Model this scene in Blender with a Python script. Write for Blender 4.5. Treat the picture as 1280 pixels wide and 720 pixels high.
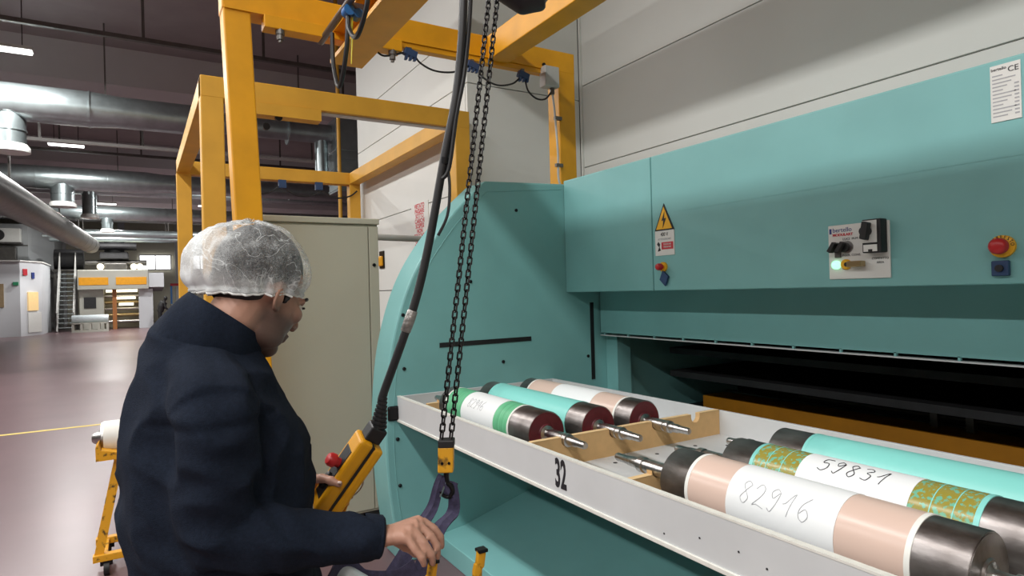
import bpy, bmesh, math, random
from mathutils import Vector, Matrix, noise as mnoise
random.seed(7)
S = bpy.context.scene
for o in list(bpy.data.objects): bpy.data.objects.remove(o)
COL = S.collection
R = math.radians
V = Vector

# ------------------------------------------------------------------ camera
HC = 1.58
cam_d = bpy.data.cameras.new('camera'); cam = bpy.data.objects.new('camera', cam_d); COL.objects.link(cam)
yaw, pitch, roll = R(30.972), math.atan(2.8/780), R(1.5)
F0 = V((math.sin(yaw), math.cos(yaw), 0)); R0 = V((math.cos(yaw), -math.sin(yaw), 0)); U0 = V((0, 0, 1))
Fw = F0*math.cos(pitch)+U0*math.sin(pitch); Up = U0*math.cos(pitch)-F0*math.sin(pitch)
CU = Up*math.cos(roll)+R0*math.sin(roll); CR = R0*math.cos(roll)-Up*math.sin(roll)
m = Matrix((CR, CU, -Fw)).transposed().to_4x4(); m.translation = V((0, 0, HC))
cam.matrix_world = m
cam_d.sensor_width = 36; cam_d.lens = 780/1280*36; cam_d.clip_start = .05; cam_d.clip_end = 200
S.camera = cam

# ------------------------------------------------------------------ light and exposure
W = bpy.data.worlds.new('world'); S.world = W; W.use_nodes = True
W.node_tree.nodes['Background'].inputs[0].default_value = (.90, .96, 1, 1)
W.node_tree.nodes['Background'].inputs[1].default_value = 0.0   # closed hall: no sky reaches it
S.view_settings.view_transform = 'Standard'; S.view_settings.look = 'None'
S.view_settings.exposure = -0.12; S.view_settings.gamma = 1; S.view_settings.use_curve_mapping = False
def area(name, loc, sx, sy, power, col=(1, .985, .96), rot=(0, 0, 0)):
    d = bpy.data.lights.new(name, 'AREA'); d.shape = 'RECTANGLE'; d.size = sx; d.size_y = sy; d.energy = power; d.color = col
    o = bpy.data.objects.new(name, d); COL.objects.link(o); o.location = loc; o.rotation_euler = rot
    return o
LAMP_Z = 6.3
# the near row goes on overhead; the unseen left row is added at like spacing
area('lamp_row_near_offscreen', (-2.05, 2, LAMP_Z-.05), .4, 20, 1050)
area('added_lamp_row_left_offscreen', (-7.0, 4, LAMP_Z-.05), .4, 28, 1450)

# ------------------------------------------------------------------ materials
def N(nt, t, **kw):
    n = nt.nodes.new(t)
    for k, v in kw.items(): setattr(n, k, v)
    return n
def mat(name, col, rough=.5, metal=0, var=.06, scale=8, bump=0, bscale=60, spec=.5, col2=None, mix=(.4, .6), stretch=(1, 1, 1), emit=None, es=0, trans=0, alpha=None):
    M = bpy.data.materials.new(name); M.use_nodes = True; nt = M.node_tree; b = nt.nodes['Principled BSDF']
    b.inputs['Roughness'].default_value = rough; b.inputs['Metallic'].default_value = metal
    b.inputs['Specular IOR Level'].default_value = spec
    tc = N(nt, 'ShaderNodeTexCoord'); mp = N(nt, 'ShaderNodeMapping'); mp.inputs['Scale'].default_value = stretch
    nt.links.new(tc.outputs['Object'], mp.inputs[0])
    nz = N(nt, 'ShaderNodeTexNoise'); nz.inputs['Scale'].default_value = scale; nz.inputs['Detail'].default_value = 6
    nt.links.new(mp.outputs[0], nz.inputs['Vector'])
    rp = N(nt, 'ShaderNodeValToRGB'); e = rp.color_ramp.elements
    if col2 is None:
        e[0].color = tuple(max(0, c*(1-var)) for c in col[:3])+(1,); e[1].color = tuple(min(1, c*(1+var)) for c in col[:3])+(1,)
        e[0].position = .3; e[1].position = .7
    else:
        e[0].color = tuple(col[:3])+(1,); e[1].color = tuple(col2[:3])+(1,); e[0].position = mix[0]; e[1].position = mix[1]
    nt.links.new(nz.outputs['Fac'], rp.inputs[0]); nt.links.new(rp.outputs[0], b.inputs['Base Color'])
    if bump:
        n2 = N(nt, 'ShaderNodeTexNoise'); n2.inputs['Scale'].default_value = bscale; n2.inputs['Detail'].default_value = 4
        nt.links.new(mp.outputs[0], n2.inputs['Vector'])
        bp = N(nt, 'ShaderNodeBump'); bp.inputs['Strength'].default_value = bump; bp.inputs['Distance'].default_value = .01
        nt.links.new(n2.outputs['Fac'], bp.inputs['Height']); nt.links.new(bp.outputs[0], b.inputs['Normal'])
    if emit: b.inputs['Emission Color'].default_value = tuple(emit)+(1,); b.inputs['Emission Strength'].default_value = es
    if trans: b.inputs['Transmission Weight'].default_value = trans
    if alpha is not None: b.inputs['Alpha'].default_value = alpha
    return M
def srgb(r, g, b):
    f = lambda c: ((c/255+.055)/1.055)**2.4 if c > 10 else c/255/12.92
    return (f(r), f(g), f(b))
M = {}
M['teal'] = mat('teal_paint', srgb(124, 181, 180), .42, var=.05, scale=3, bump=.03, bscale=250)
M['teal_lo'] = M['teal']
M['tray'] = mat('tray_grey_paint', srgb(200, 203, 204), .45, var=.04, scale=5)
M['tray_edge'] = mat('tray_edge_paint', srgb(222, 222, 214), .5, var=.06, scale=40)
M['floor'] = mat('floor_resin', srgb(106, 82, 86), .30, var=.12, scale=1.2, spec=.5, bump=.02, bscale=20)
M['wallw'] = mat('white_cladding', srgb(220, 222, 217), .55, var=.02, scale=1.5)
M['wallg'] = mat('wall_backing', srgb(120, 120, 116), .8)
M['ceil'] = mat('ceiling_concrete', srgb(158, 150, 150), .9, var=.06, scale=2)
M['beamw'] = mat('white_beam_paint', srgb(215, 214, 216), .7, var=.03, scale=1)
M['yellow'] = mat('yellow_paint', srgb(224, 158, 16), .45, var=.12, scale=4, bump=.03, bscale=90)
M['yellow2'] = mat('pale_yellow_paint', srgb(214, 160, 50), .5, var=.08, scale=4)
M['yellow_worn'] = mat('worn_yellow_paint', srgb(222, 160, 30), .5, col2=srgb(60, 45, 25), mix=(.55, .68), scale=28)
M['beige'] = mat('beige_cabinet_paint', srgb(188, 186, 168), .5, var=.03, scale=2, bump=.05, bscale=120)
M['black'] = mat('black_rubber', srgb(26, 26, 28), .5, var=.2)
M['blackm'] = mat('black_metal', srgb(30, 30, 32), .35, metal=.6, var=.2)
M['chain'] = mat('chain_steel', srgb(46, 44, 44), .38, metal=.9, var=.25, scale=60)
M['steel'] = mat('worn_steel', srgb(92, 84, 80), .36, metal=.92, col2=srgb(152, 147, 145), mix=(.34, .60), scale=11, bump=.08, bscale=50, stretch=(1, .5, 1))
M['shaft'] = mat('bright_steel', srgb(186, 184, 182), .28, metal=1, var=.2, scale=20, stretch=(1, 6, 1))
M['galv'] = mat('galvanised_steel', srgb(168, 180, 182), .32, metal=.85, var=.12, scale=5)
M['galvd'] = mat('dull_duct_steel', srgb(110, 108, 105), .42, metal=.75, var=.15, scale=5)
M['maroon'] = mat('maroon_paint', srgb(92, 26, 36), .5, var=.25, scale=30)
M['green'] = mat('green_sleeve', srgb(86, 168, 122), .35, col2=srgb(108, 188, 142), mix=(.45, .55), scale=14, stretch=(.1, 9, .1))
M['turq'] = mat('turquoise_sleeve', srgb(134, 212, 204), .38, col2=srgb(118, 192, 186), mix=(.55, .8), scale=5)
M['pink'] = mat('pink_sleeve', srgb(214, 188, 174), .28, var=.02, scale=3)
M['paper'] = mat('white_paper', srgb(232, 235, 236), .55, var=.01, scale=3)
M['ringw'] = mat('white_ring', srgb(232, 232, 226), .5)
M['gold'] = mat('gold_print_sleeve', srgb(150, 140, 60), .25, col2=srgb(112, 178, 150), mix=(.52, .58), scale=75)
M['mdf'] = mat('mdf_board', srgb(206, 168, 116), .75, var=.05, scale=30)
M['mdf_edge'] = mat('mdf_sawn_edge', srgb(222, 190, 140), .8, var=.06, scale=40)
M['ink'] = mat('black_ink', srgb(25, 25, 32), .6)
M['pencil'] = mat('grey_ink', srgb(168, 170, 174), .6)
M['white_pl'] = mat('white_plastic', srgb(225, 226, 222), .4, var=.02)
M['red'] = mat('red_plastic', srgb(190, 40, 44), .35, var=.08)
M['redprint'] = mat('red_print', srgb(196, 46, 58), .5)
M['blueprint'] = mat('blue_print', srgb(44, 62, 130), .5)
M['signyel'] = mat('sign_yellow', srgb(240, 180, 30), .5)
M['greenlamp'] = mat('green_lamp', srgb(120, 240, 160), .3, emit=(.4, 1, .6), es=1.5)
M['brass'] = mat('key_metal', srgb(170, 150, 110), .3, metal=.8)
M['bluepl'] = mat('blue_plastic', srgb(44, 110, 176), .4, var=.1)
M['bluedk'] = mat('dark_blue_plastic', srgb(40, 66, 104), .5, var=.15)
M['ochre'] = mat('ochre_beam_paint', srgb(196, 130, 20), .55, var=.1)
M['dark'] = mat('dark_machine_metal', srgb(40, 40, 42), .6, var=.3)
M['jacket'] = mat('navy_fleece', srgb(27, 34, 47), .95, var=.18, scale=160, bump=.35, bscale=500, spec=.15)
M['jacket_in'] = mat('navy_rib', srgb(26, 34, 50), .95, var=.2, scale=200, spec=.1)
M['trous'] = mat('dark_trousers', srgb(40, 44, 54), .9, var=.1)
M['skin'] = mat('skin', srgb(182, 138, 118), .5, var=.07, scale=22, bump=.05, bscale=180)
M['hair'] = mat('dark_hair', srgb(30, 26, 26), .6, var=.4, scale=60)
M['nail'] = mat('nail', srgb(236, 208, 196), .3)
M['sling'] = mat('purple_webbing', srgb(62, 58, 84), .85, var=.25, scale=80, bump=.3, bscale=300)
M['lamp'] = mat('lamp_tube', srgb(255, 255, 255), .4, emit=(1, .98, .95), es=5)
M['sky'] = mat('daylit_pane', srgb(240, 245, 250), .4, emit=(1, 1, 1), es=2.2)
M['booth'] = mat('booth_panel', srgb(206, 209, 213), .5, var=.03, scale=1)
M['boothd'] = mat('grey_block_panel', srgb(170, 174, 176), .6, var=.03, scale=1)
M['press'] = mat('press_panel', srgb(182, 182, 172), .5, var=.04, scale=1)
M['orange'] = mat('orange_stripe', srgb(236, 164, 32), .5)
M['warm'] = mat('warm_lamp', srgb(255, 240, 200), .4, emit=(1, .9, .66), es=2.6)
M['lineyel'] = mat('floor_line_paint', srgb(214, 190, 96), .6)
M['cream'] = mat('cream_wall', srgb(208, 203, 186), .8, var=.03, scale=1)
M['film'] = mat('film_roll', srgb(196, 206, 210), .2, var=.06, scale=12, bump=.15, bscale=30)
M['shoe'] = mat('black_shoe', srgb(24, 24, 26), .5)
M['greensign'] = mat('green_sign', srgb(40, 130, 90), .5)
M['conduit'] = mat('conduit_grey', srgb(190, 190, 186), .5)

# ------------------------------------------------------------------ mesh helpers
class MB:
    def __init__(s): s.v = []; s.f = []
    def add(s, vs, fs):
        k = len(s.v); s.v += [tuple(v) for v in vs]; s.f += [tuple(i+k for i in f) for f in fs]; return s
    def box(s, x0, x1, y0, y1, z0, z1):
        vs = [(x, y, z) for x in (x0, x1) for y in (y0, y1) for z in (z0, z1)]
        return s.add(vs, [(0, 1, 3, 2), (4, 6, 7, 5), (0, 4, 5, 1), (2, 3, 7, 6), (0, 2, 6, 4), (1, 5, 7, 3)])
    def obox(s, c, ax, ay, az):        # oriented box: centre and half-axis vectors
        c, ax, ay, az = V(c), V(ax), V(ay), V(az)
        vs = [c+ax*i+ay*j+az*k for i in (-1, 1) for j in (-1, 1) for k in (-1, 1)]
        return s.add(vs, [(0, 1, 3, 2), (4, 6, 7, 5), (0, 4, 5, 1), (2, 3, 7, 6), (0, 2, 6, 4), (1, 5, 7, 3)])
    def bar(s, a, b, w, h, up=(0, 0, 1)):
        a, b = V(a), V(b); d = (b-a); L = d.length; d.normalize(); u = V(up)
        if abs(d.dot(u)) > .98: u = V((1, 0, 0))
        x = d.cross(u).normalized(); z = x.cross(d).normalized()
        return s.obox((a+b)/2, d*L/2, x*w/2, z*h/2)
    def prism(s, poly, axis, a0, a1):  # polygon in the plane across axis, extruded from a0 to a1
        n = len(poly)
        def mk(p, a): return {'x': (a, p[0], p[1]), 'y': (p[0], a, p[1]), 'z': (p[0], p[1], a)}[axis]
        vs = [mk(p, a0) for p in poly]+[mk(p, a1) for p in poly]
        fs = [tuple(range(n)), tuple(range(2*n-1, n-1, -1))]+[(i, i+n, (i+1) % n+n, (i+1) % n) for i in range(n)]
        return s.add(vs, fs)
    def lathe(s, prof, o, d, seg=32, cap=True):   # prof [(along, radius)] about axis d from point o
        d = V(d).normalized(); u = V((0, 0, 1)) if abs(d.z) < .9 else V((1, 0, 0)); x = d.cross(u).normalized(); y = d.cross(x)
        o = V(o); vs = []; fs = []
        for (t, r) in prof:
            for k in range(seg):
                a = 2*math.pi*k/seg; vs.append(o+d*t+x*(r*math.cos(a))+y*(r*math.sin(a)))
        for i in range(len(prof)-1):
            for k in range(seg): fs.append((i*seg+k, i*seg+(k+1) % seg, (i+1)*seg+(k+1) % seg, (i+1)*seg+k))
        if cap: fs.append(tuple(range(seg-1, -1, -1))); fs.append(tuple(range((len(prof)-1)*seg, len(prof)*seg)))
        return s.add(vs, fs)
    def cyl(s, a, b, r, r2=None, seg=16):
        a, b = V(a), V(b); return s.lathe([(0, r), ((b-a).length, r if r2 is None else r2)], a, b-a, seg)
    def sweep(s, path, rad, seg=12, ref=(0, 0, 1), cap=True):   # tube; rad: number, list of numbers or list of (a,b)
        path = [V(p) for p in path]; n = len(path); vs = []; fs = []; px = None
        for i, p in enumerate(path):
            t = (path[min(i+1, n-1)]-path[max(i-1, 0)]).normalized()
            if px is None:
                u = V(ref)
                if abs(u.dot(t)) > .95: u = V((1, 0, 0)) if abs(t.x) < .9 else V((0, 1, 0))
                px = t.cross(u).normalized()
            else: px = (px-t*px.dot(t)).normalized()
            py = t.cross(px)
            r = rad[i] if isinstance(rad, (list, tuple)) else rad
            ra, rb = r if isinstance(r, (list, tuple)) else (r, r)
            for k in range(seg):
                a = 2*math.pi*k/seg; vs.append(p+px*(ra*math.cos(a))+py*(rb*math.sin(a)))
        for i in range(n-1):
            for k in range(seg): fs.append((i*seg+k, i*seg+(k+1) % seg, (i+1)*seg+(k+1) % seg, (i+1)*seg+k))
        if cap: fs.append(tuple(range(seg-1, -1, -1))); fs.append(tuple(range((n-1)*seg, n*seg)))
        return s.add(vs, fs)
    def ball(s, c, r, mtx=None, seg=20, rings=12):
        r = (r, r, r) if not isinstance(r, (tuple, list)) else r; c = V(c); vs = []; fs = []
        def T(p): p = V((p[0]*r[0], p[1]*r[1], p[2]*r[2])); return c+(mtx @ p if mtx else p)
        vs.append(T((0, 0, -1)))
        for i in range(1, rings):
            ph = -math.pi/2+math.pi*i/rings
            for k in range(seg): a = 2*math.pi*k/seg; vs.append(T((math.cos(ph)*math.cos(a), math.cos(ph)*math.sin(a), math.sin(ph))))
        vs.append(T((0, 0, 1))); L = len(vs)-1
        for k in range(seg): fs.append((0, 1+(k+1) % seg, 1+k)); fs.append((L, L-seg+k, L-seg+(k+1) % seg))
        for i in range(rings-2):
            for k in range(seg): fs.append((1+i*seg+k, 1+i*seg+(k+1) % seg, 1+(i+1)*seg+(k+1) % seg, 1+(i+1)*seg+k))
        return s.add(vs, fs)
    def mesh(s, name, smooth=False):
        me = bpy.data.meshes.new(name); me.from_pydata(s.v, [], s.f); me.update()
        bm = bmesh.new(); bm.from_mesh(me); bmesh.ops.recalc_face_normals(bm, faces=bm.faces); bm.to_mesh(me); bm.free()
        if smooth:
            for p in me.polygons: p.use_smooth = True
            try: me.set_sharp_from_angle(angle=R(40))
            except Exception: pass
        return me
def spline(pts, n=8):
    pts = [V(p) for p in pts]; out = []
    for i in range(len(pts)-1):
        p0, p1, p2, p3 = pts[max(i-1, 0)], pts[i], pts[i+1], pts[min(i+2, len(pts)-1)]
        for k in range(n):
            t = k/n; out.append(.5*((2*p1)+(p2-p0)*t+(2*p0-5*p1+4*p2-p3)*t*t+(3*p1-p0-3*p2+p3)*t**3))
    return out+[pts[-1]]
def link(o, parent=None):
    COL.objects.link(o)
    if parent is not None: o.parent = parent
    return o
def origin_of(parent):
    p = V((0, 0, 0))
    while parent is not None: p += parent.location; parent = parent.parent
    return p
def obj(name, mb, m, parent=None, smooth=False, bevel=0, base=None, seg=2):
    """one mesh object from world-space geometry; parents carry location only unless rotated later"""
    me = mb.mesh(name, smooth) if isinstance(mb, MB) else mb
    if m: me.materials.clear(); me.materials.append(M[m] if isinstance(m, str) else m)
    o = bpy.data.objects.new(name, me)
    if parent is not None: off = origin_of(parent)
    else:
        vs = [v.co for v in me.vertices]
        off = V(base) if base else V(((min(v.x for v in vs)+max(v.x for v in vs))/2, (min(v.y for v in vs)+max(v.y for v in vs))/2, min(v.z for v in vs)))
        o.location = off
    me.transform(Matrix.Translation(-off))
    link(o, parent)
    if bevel:
        b = o.modifiers.new('bevel', 'BEVEL'); b.width = bevel; b.segments = seg; b.limit_method = 'ANGLE'; b.angle_limit = R(40)
    return o
def thing(name, label, cat, loc, group=None):
    o = bpy.data.objects.new(name, None); o.location = loc; o.empty_display_size = .1; COL.objects.link(o)
    o['label'] = label; o['category'] = cat
    if group: o['group'] = group
    return o
def tag(o, label, cat, group=None):
    o['label'] = label; o['category'] = cat
    if group: o['group'] = group
    return o
def struct(o): o['kind'] = 'structure'; return o
def text_mesh(s, size, mtx, sx=1.0, ext=.0006, bold=0):
    c = bpy.data.curves.new('text', 'FONT'); c.body = s; c.size = size; c.align_x = 'CENTER'; c.align_y = 'CENTER'; c.extrude = ext; c.offset = bold; c.resolution_u = 3
    o = bpy.data.objects.new('text', c); COL.objects.link(o)
    me = bpy.data.meshes.new_from_object(o); bpy.data.objects.remove(o); bpy.data.curves.remove(c)
    me.transform(mtx @ Matrix.Diagonal((sx, 1, 1, 1))); return me
def on_x(x, y, z):   # frame of a face that looks towards -x
    mm = Matrix(((0, 0, -1), (-1, 0, 0), (0, 1, 0))).to_4x4(); mm.translation = (x, y, z); return mm

# ------------------------------------------------------------------ the hall
o = struct(obj('floor', MB().box(-26, 26, -12, 54, -.2, 0), 'floor', base=(0, 0, 0)))
o = struct(obj('ceiling', MB().box(-26, 26, -12, 54, 7.5, 7.7), 'ceil'))
WX, WC, WL, WE = 4.4, 5.68, 2.93, 9.35          # near wall, step, far wall, end of the white enclosure
wr = struct(obj('wall_right', MB().box(WX+.03, WX+.15, -12, WC+.15, 0, 7.5), 'wallg'))
ws = struct(obj('wall_step', MB().box(WL+.03, WX+.03, WC+.03, WC+.15, 0, 7.5), 'wallg'))
wf = struct(obj('wall_far', MB().box(WL+.03, WL+.15, WC+.15, WE-.03, 0, 7.5), 'wallg'))
we = struct(obj('wall_end', MB().box(WL+.15, 26, WE-.15, WE-.03, 0, 7.5), 'wallg'))
def zs(z0, zl): return [0]+zl+[7.5]
za = [2.955, 3.885, 4.9, 6.1]                      # joints of the near wall
Z = zs(0, za)
for i in range(len(Z)-1):
    for (y0, y1) in ((-12, -4), (-4, WC)):
        obj('panel', MB().box(WX, WX+.04, y0+.003, y1-.004, Z[i]+.005, Z[i+1]-.005), 'wallw', wr, bevel=.003)
obj('corner_trim', MB().box(WX-.025, WX, WC-.03, WC, 0, 7.5), 'wallw', wr)
Z = zs(0, [2.62, 3.72, 4.9, 6.1])
for i in range(len(Z)-1):
    for (x0, x1) in ((WL, WX-.03),):
        obj('panel', MB().box(x0+.004, x1-.004, WC, WC+.04, Z[i]+.005, Z[i+1]-.005), 'wallw', ws, bevel=.003)
Z = zs(0, [1.05, 1.62, 2.62, 3.72, 4.3, 5.4])
for i in range(len(Z)-1):
    obj('panel', MB().box(WL, WL+.04, WC+.045, WE, Z[i]+.005, Z[i+1]-.005), 'wallw', wf, bevel=.003)
for i in range(len(Z)-1):
    obj('panel', MB().box(WL+.045, 14, WE-.04, WE, Z[i]+.005, Z[i+1]-.005), 'wallw', we, bevel=.003)
struct(obj('wall_left', MB().box(-26.2, -26, -12, 54, 0, 7.5), 'cream'))
struct(obj('wall_front', MB().box(-26, WX, -12.2, -12, 0, 7.5), 'cream'))
struct(obj('wall_side', MB().box(26, 26.2, WE-.15, 54, 0, 7.5), 'cream'))
wb = struct(obj('wall_back', MB().box(-26, 26, 52, 52.3, 0, 7.5), 'cream'))
# daylit windows in the far wall
for i, (x0, x1) in enumerate(((.2, 2.1), (2.5, 5.6))):
    w = struct(obj('window_%d' % (i+1), MB().box(x0, x1, 51.9, 51.99, 3.78, 4.75), 'sky'))
    fr = MB()
    for (a, b, c, d) in ((x0-.08, x1+.08, 4.75, 4.85), (x0-.08, x1+.08, 3.68, 3.78), (x0-.08, x0, 3.78, 4.75), (x1, x1+.08, 3.78, 4.75), ((x0+x1)/2-.03, (x0+x1)/2+.03, 3.78, 4.75)):
        fr.box(a, b, 51.8, 51.9, c, d)
    obj('window_frame', fr, 'white_pl', w)
for i, x in enumerate((-4.3, -.9, 2.6, 5.9)):
    struct(obj('trim_%d' % (i+1), MB().box(x-.2, x+.2, 51.5, 51.99, 0, 7.5), 'beamw'))
# white ceiling beams with a grey soffit flange
for i, y in enumerate((-5, 6.2, 17.2, 27.5, 37.5, 45)):
    b = struct(obj('trim_%d' % (i+5), MB().prism([(y, 7.5), (y, 6.62), (y+.25, 6.42), (y+.7, 6.42), (y+.7, 7.5)], 'x', -26, 26), 'beamw'))
# yellow line painted across the floor
struct(obj('trim_11', MB().box(-9, 1.3, 9.55, 9.63, 0, .003), 'lineyel'))

# ------------------------------------------------------------------ ceiling services
LAMP_W = 340
def lamp(x, y, lab):
    t = thing('ceiling_lamp', lab, 'lamp', (x, y, LAMP_Z), 'strip lamps in rows under the ceiling')
    obj('housing', MB().prism([(y-.12, LAMP_Z+.02), (y+.12, LAMP_Z+.02), (y+.06, LAMP_Z+.1), (y-.06, LAMP_Z+.1)], 'x', x-.46, x+.46), 'white_pl', t)
    obj('diffuser', MB().box(x-.44, x+.44, y-.1, y+.1, LAMP_Z-.02, LAMP_Z+.02), 'lamp', t)
    l = area('lamp_light', (0, 0, -.03), .88, .2, LAMP_W); l.parent = t
    for s in (-.3, .3): obj('hanger', MB().cyl((x+s, y, LAMP_Z+.1), (x+s, y, 7.5), .008, seg=6), 'blackm', t)
for (x, y, lab) in ((-2.06, 14.7, 'glowing strip lamp hung before the widest duct'), (-1.75, 23.0, 'glowing strip lamp hung between the widest duct and the duct with outlets'), (-1.43, 31.9, 'glowing strip lamp just beyond the slim duct'),
                    (-1.25, 36.2, 'glowing strip lamp beyond the duct crossing above the press'), (-1.1, 40.4, 'glowing strip lamp over the front of the printing press')): lamp(x, y, lab)
lamp(3.0, 28, 'nearer of two glowing strip lamps beside the pale yellow frame posts'); lamp(3.2, 35.5, 'farther of two glowing strip lamps beside the pale yellow frame posts')
def hduct(y, z, r, x0, x1, label, m='galv', step=None, group='galvanised ducts across the hall'):
    t = thing('air_duct', label, 'duct', ((x0+x1)/2, y, z-r), group)
    prof = [(0, r)]
    L = x1-x0
    if step:
        a, r2 = step; prof += [(a-x0, r), (a-x0+.5, r2)]+([(1.1-x0, r2), (1.5-x0, .24)] if y < 20 else [])+[(L, r2 if y > 20 else .24)]
    else: prof += [(L, r)]
    obj('pipe', MB().lathe(prof, (x0, y, z), (1, 0, 0), 28), m, t, smooth=True)
    k = 0; x = x0+1.2
    while x < x1-.5:
        rr = r if not step or x < step[0] else step[1]
        obj('flange', MB().lathe([(0, rr+.018), (.03, rr+.018)], (x, y, z), (1, 0, 0), 28), m, t, smooth=True)
        if k % 2 == 0: obj('hanger', MB().bar((x+.3, y, z+rr-.02), (x+.3, y, 7.5), .03, .03), 'galvd', t)
        x += 2.0; k += 1
    return t
hduct(15.8, 5.62, .37, -14, 4.3, 'wide bright galvanised duct stepping down to a narrower pipe, highest in the hall', step=(-.75, .33))
hduct(25.6, 5.72, .38, -14, 12, 'galvanised duct with three short vertical outlets below it', step=(.35, .33))
hduct(30.0, 6.03, .2, -8, 12, 'slim galvanised duct running behind the vertical outlets')
hduct(33.6, 5.55, .31, -8, 12, 'galvanised duct crossing above the printing press')
hduct(38.6, 5.07, .2, -4, 12, 'dull galvanised duct crossing in front of the far windows')
hduct(41.6, 5.05, .18, -4, 12, 'lowest galvanised duct just above the far windows')
def drop(x, y, z1, z0, r, label):
    t = thing('duct_outlet', label, 'duct', (x, y, z0), 'vertical duct outlets')
    obj('pipe', MB().lathe([(0, r), (z1-z0, r)], (x, y, z0), (0, 0, 1), 24), 'galv', t, smooth=True)
    obj('collar', MB().lathe([(-.02, r+.06), (.07, r+.06), (.14, r+.01)], (x, y, z0), (0, 0, 1), 24), 'white_pl', t, smooth=True)
    for k in range(3):
        z = z0+.4+k*.35
        if z < z1: obj('seam_ring', MB().lathe([(0, r+.015), (.03, r+.015)], (x, y, z), (0, 0, 1), 24), 'galv', t)
drop(-2.12, 15.8, 5.4, 4.62, .27, 'short vertical duct outlet dropping from the widest duct')
drop(-2.08, 25.6, 5.5, 4.78, .33, 'short vertical duct outlet in front of the brown slanting duct')
drop(-1.57, 30.0, 5.95, 4.92, .25, 'narrower vertical duct outlet between two other outlets')
drop(-1.11, 33.6, 5.55, 4.69, .22, 'smallest vertical duct outlet above the press exhaust')
t = thing('slanting_duct', 'large dull duct ringed with bands running away towards the printing press', 'duct', (-2.4, 30, 4.0))
obj('pipe', MB().lathe([(0, .44), (15, .42), (26, .38)], (-3.2, 11.5, 4.20), (.048, 1, .006), 28), 'galvd', t, smooth=True)
for k in range(8):
    q = .36+k*.08; a = V((-2.9, 17.75, 4.238)).lerp(V((-1.952, 37.5, 4.356)), q); b = a+V((.048, 1, .006))*.45
    obj('band', MB().cyl(a, b, .437-.045*q, seg=28), 'galvd', t, smooth=True)
for k in range(2): obj('hanger', MB().bar((-2.85+k*.38, 21+k*8, 4.7), (-2.85+k*.38, 21+k*8, 7.5), .05, .05), 'galvd', t)
# thin cable rails under the ceiling
for (y, z, lab) in ((14.0, 6.62, 'thin dark cable rail hanging on rods near the ceiling'), (19.2, 5.62, 'pale thin cable rail behind the widest duct'), (24.0, 6.35, 'thin dark cable rail hung before the second beam')):
    t = thing('cable_rail', lab, 'rail', (-3, y, z))
    obj('rail', MB().box(-14, 6, y-.05, y+.05, z-.04, z+.04), 'galvd' if y != 19.2 else 'conduit', t)
    for k in range(9): obj('hanger_rod', MB().box(-13+k*2.2-.025, -13+k*2.2+.025, y-.025, y+.025, z, 7.5), 'galvd', t)
# duct box at the end of the widest duct
t = thing('duct_box', 'galvanised duct box with vertical branch beside the white enclosure', 'duct', (4.6, 15.8, 4.1))
obj('box', MB().box(4.25, 5.05, 15.3, 16.3, 5.15, 5.95), 'galv', t, bevel=.01)
obj('reducer', MB().prism([(4.27, 5.15), (5.03, 5.15), (4.98, 4.95), (4.3, 4.95)], 'y', 15.35, 16.25), 'galv', t)
obj('lower_box', MB().box(4.3, 4.98, 15.4, 16.2, 4.15, 4.96), 'galv', t, bevel=.01)
for k in range(4): obj('seam', MB().box(4.285, 4.995, 15.385, 16.215, 4.2+k*.18, 4.225+k*.18), 'galv', t)
obj('branch', MB().cyl((4.02, 15.8, 4.5), (4.02, 15.8, 5.45), .16, seg=24), 'galv', t, smooth=True)
obj('hanger', MB().bar((4.6, 15.8, 5.9), (4.6, 15.8, 7.5), .05, .05), 'galvd', t)
t = thing('yellow_pipe', 'thin yellow pipe rising in front of the galvanised duct box', 'pipe', (3.25, 11.5, 0))
obj('pipe', MB().cyl((3.25, 11.5, 0), (3.25, 11.5, 7.5), .035, seg=10), 'yellow2', t, smooth=True)

# ------------------------------------------------------------------ far end of the hall: booth, block, press
t = thing('control_booth', 'white flat-roofed booth with lit window at the far end of the hall', 'booth', (-7, 39, 0))
obj('wall', MB().prism([(-12, 37.2), (-4.75, 37.2), (-4.05, 38.6), (-4.05, 42), (-12, 42)], 'z', 0, 3.55), 'booth', t)
obj('roof_cap', MB().prism([(-12.05, 37.15), (-4.72, 37.15), (-4.0, 38.57), (-4.0, 42.05), (-12.05, 42.05)], 'z', 3.55, 3.61), 'white_pl', t)
def slab(p, q, z0, z1, off): # thin plate on a vertical wall between plan points
    p, q = V((p[0], p[1], 0)), V((q[0], q[1], 0)); d = (q-p).normalized(); n = V((d.y, -d.x, 0))
    return MB().obox((p+q)/2+V((0, 0, (z0+z1)/2))+n*off/2, (q-p)/2, n*off/2+n*.01, V((0, 0, (z1-z0)/2)))
def lp(a, b, t): return (a[0]+(b[0]-a[0])*t, a[1]+(b[1]-a[1])*t)
A, B = (-4.75, 37.2), (-4.05, 38.6)
obj('lit_window', slab(lp(A, B, .3), lp(A, B, .75), 1.2, 2.1, .05), mat('window_glow', srgb(225, 190, 130), .5, emit=(1, .75, .4), es=.35), t)
obj('lower_panel', slab(lp(A, B, .3), lp(A, B, .9), .15, 1.1, .03), 'white_pl', t)
obj('front_window', MB().box(-6.1, -5.35, 37.15, 37.2, 1.4, 2.5), mat('dim_glass', srgb(150, 130, 100), .2), t)
obj('exit_sign', MB().box(-5.0, -4.8, 37.12, 37.2, 2.42, 2.58), 'greensign', t)
obj('notice', slab(lp(A, B, .12), lp(A, B, .3), 2.9, 3.2, .03), 'redprint', t)
obj('notice', slab(lp(A, B, .5), lp(A, B, .62), 2.75, 3.05, .03), 'blueprint', t)
t = thing('service_block', 'tall grey panelled block with air conditioners, rising behind the white booth', 'block', (-7, 45, 0))
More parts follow.
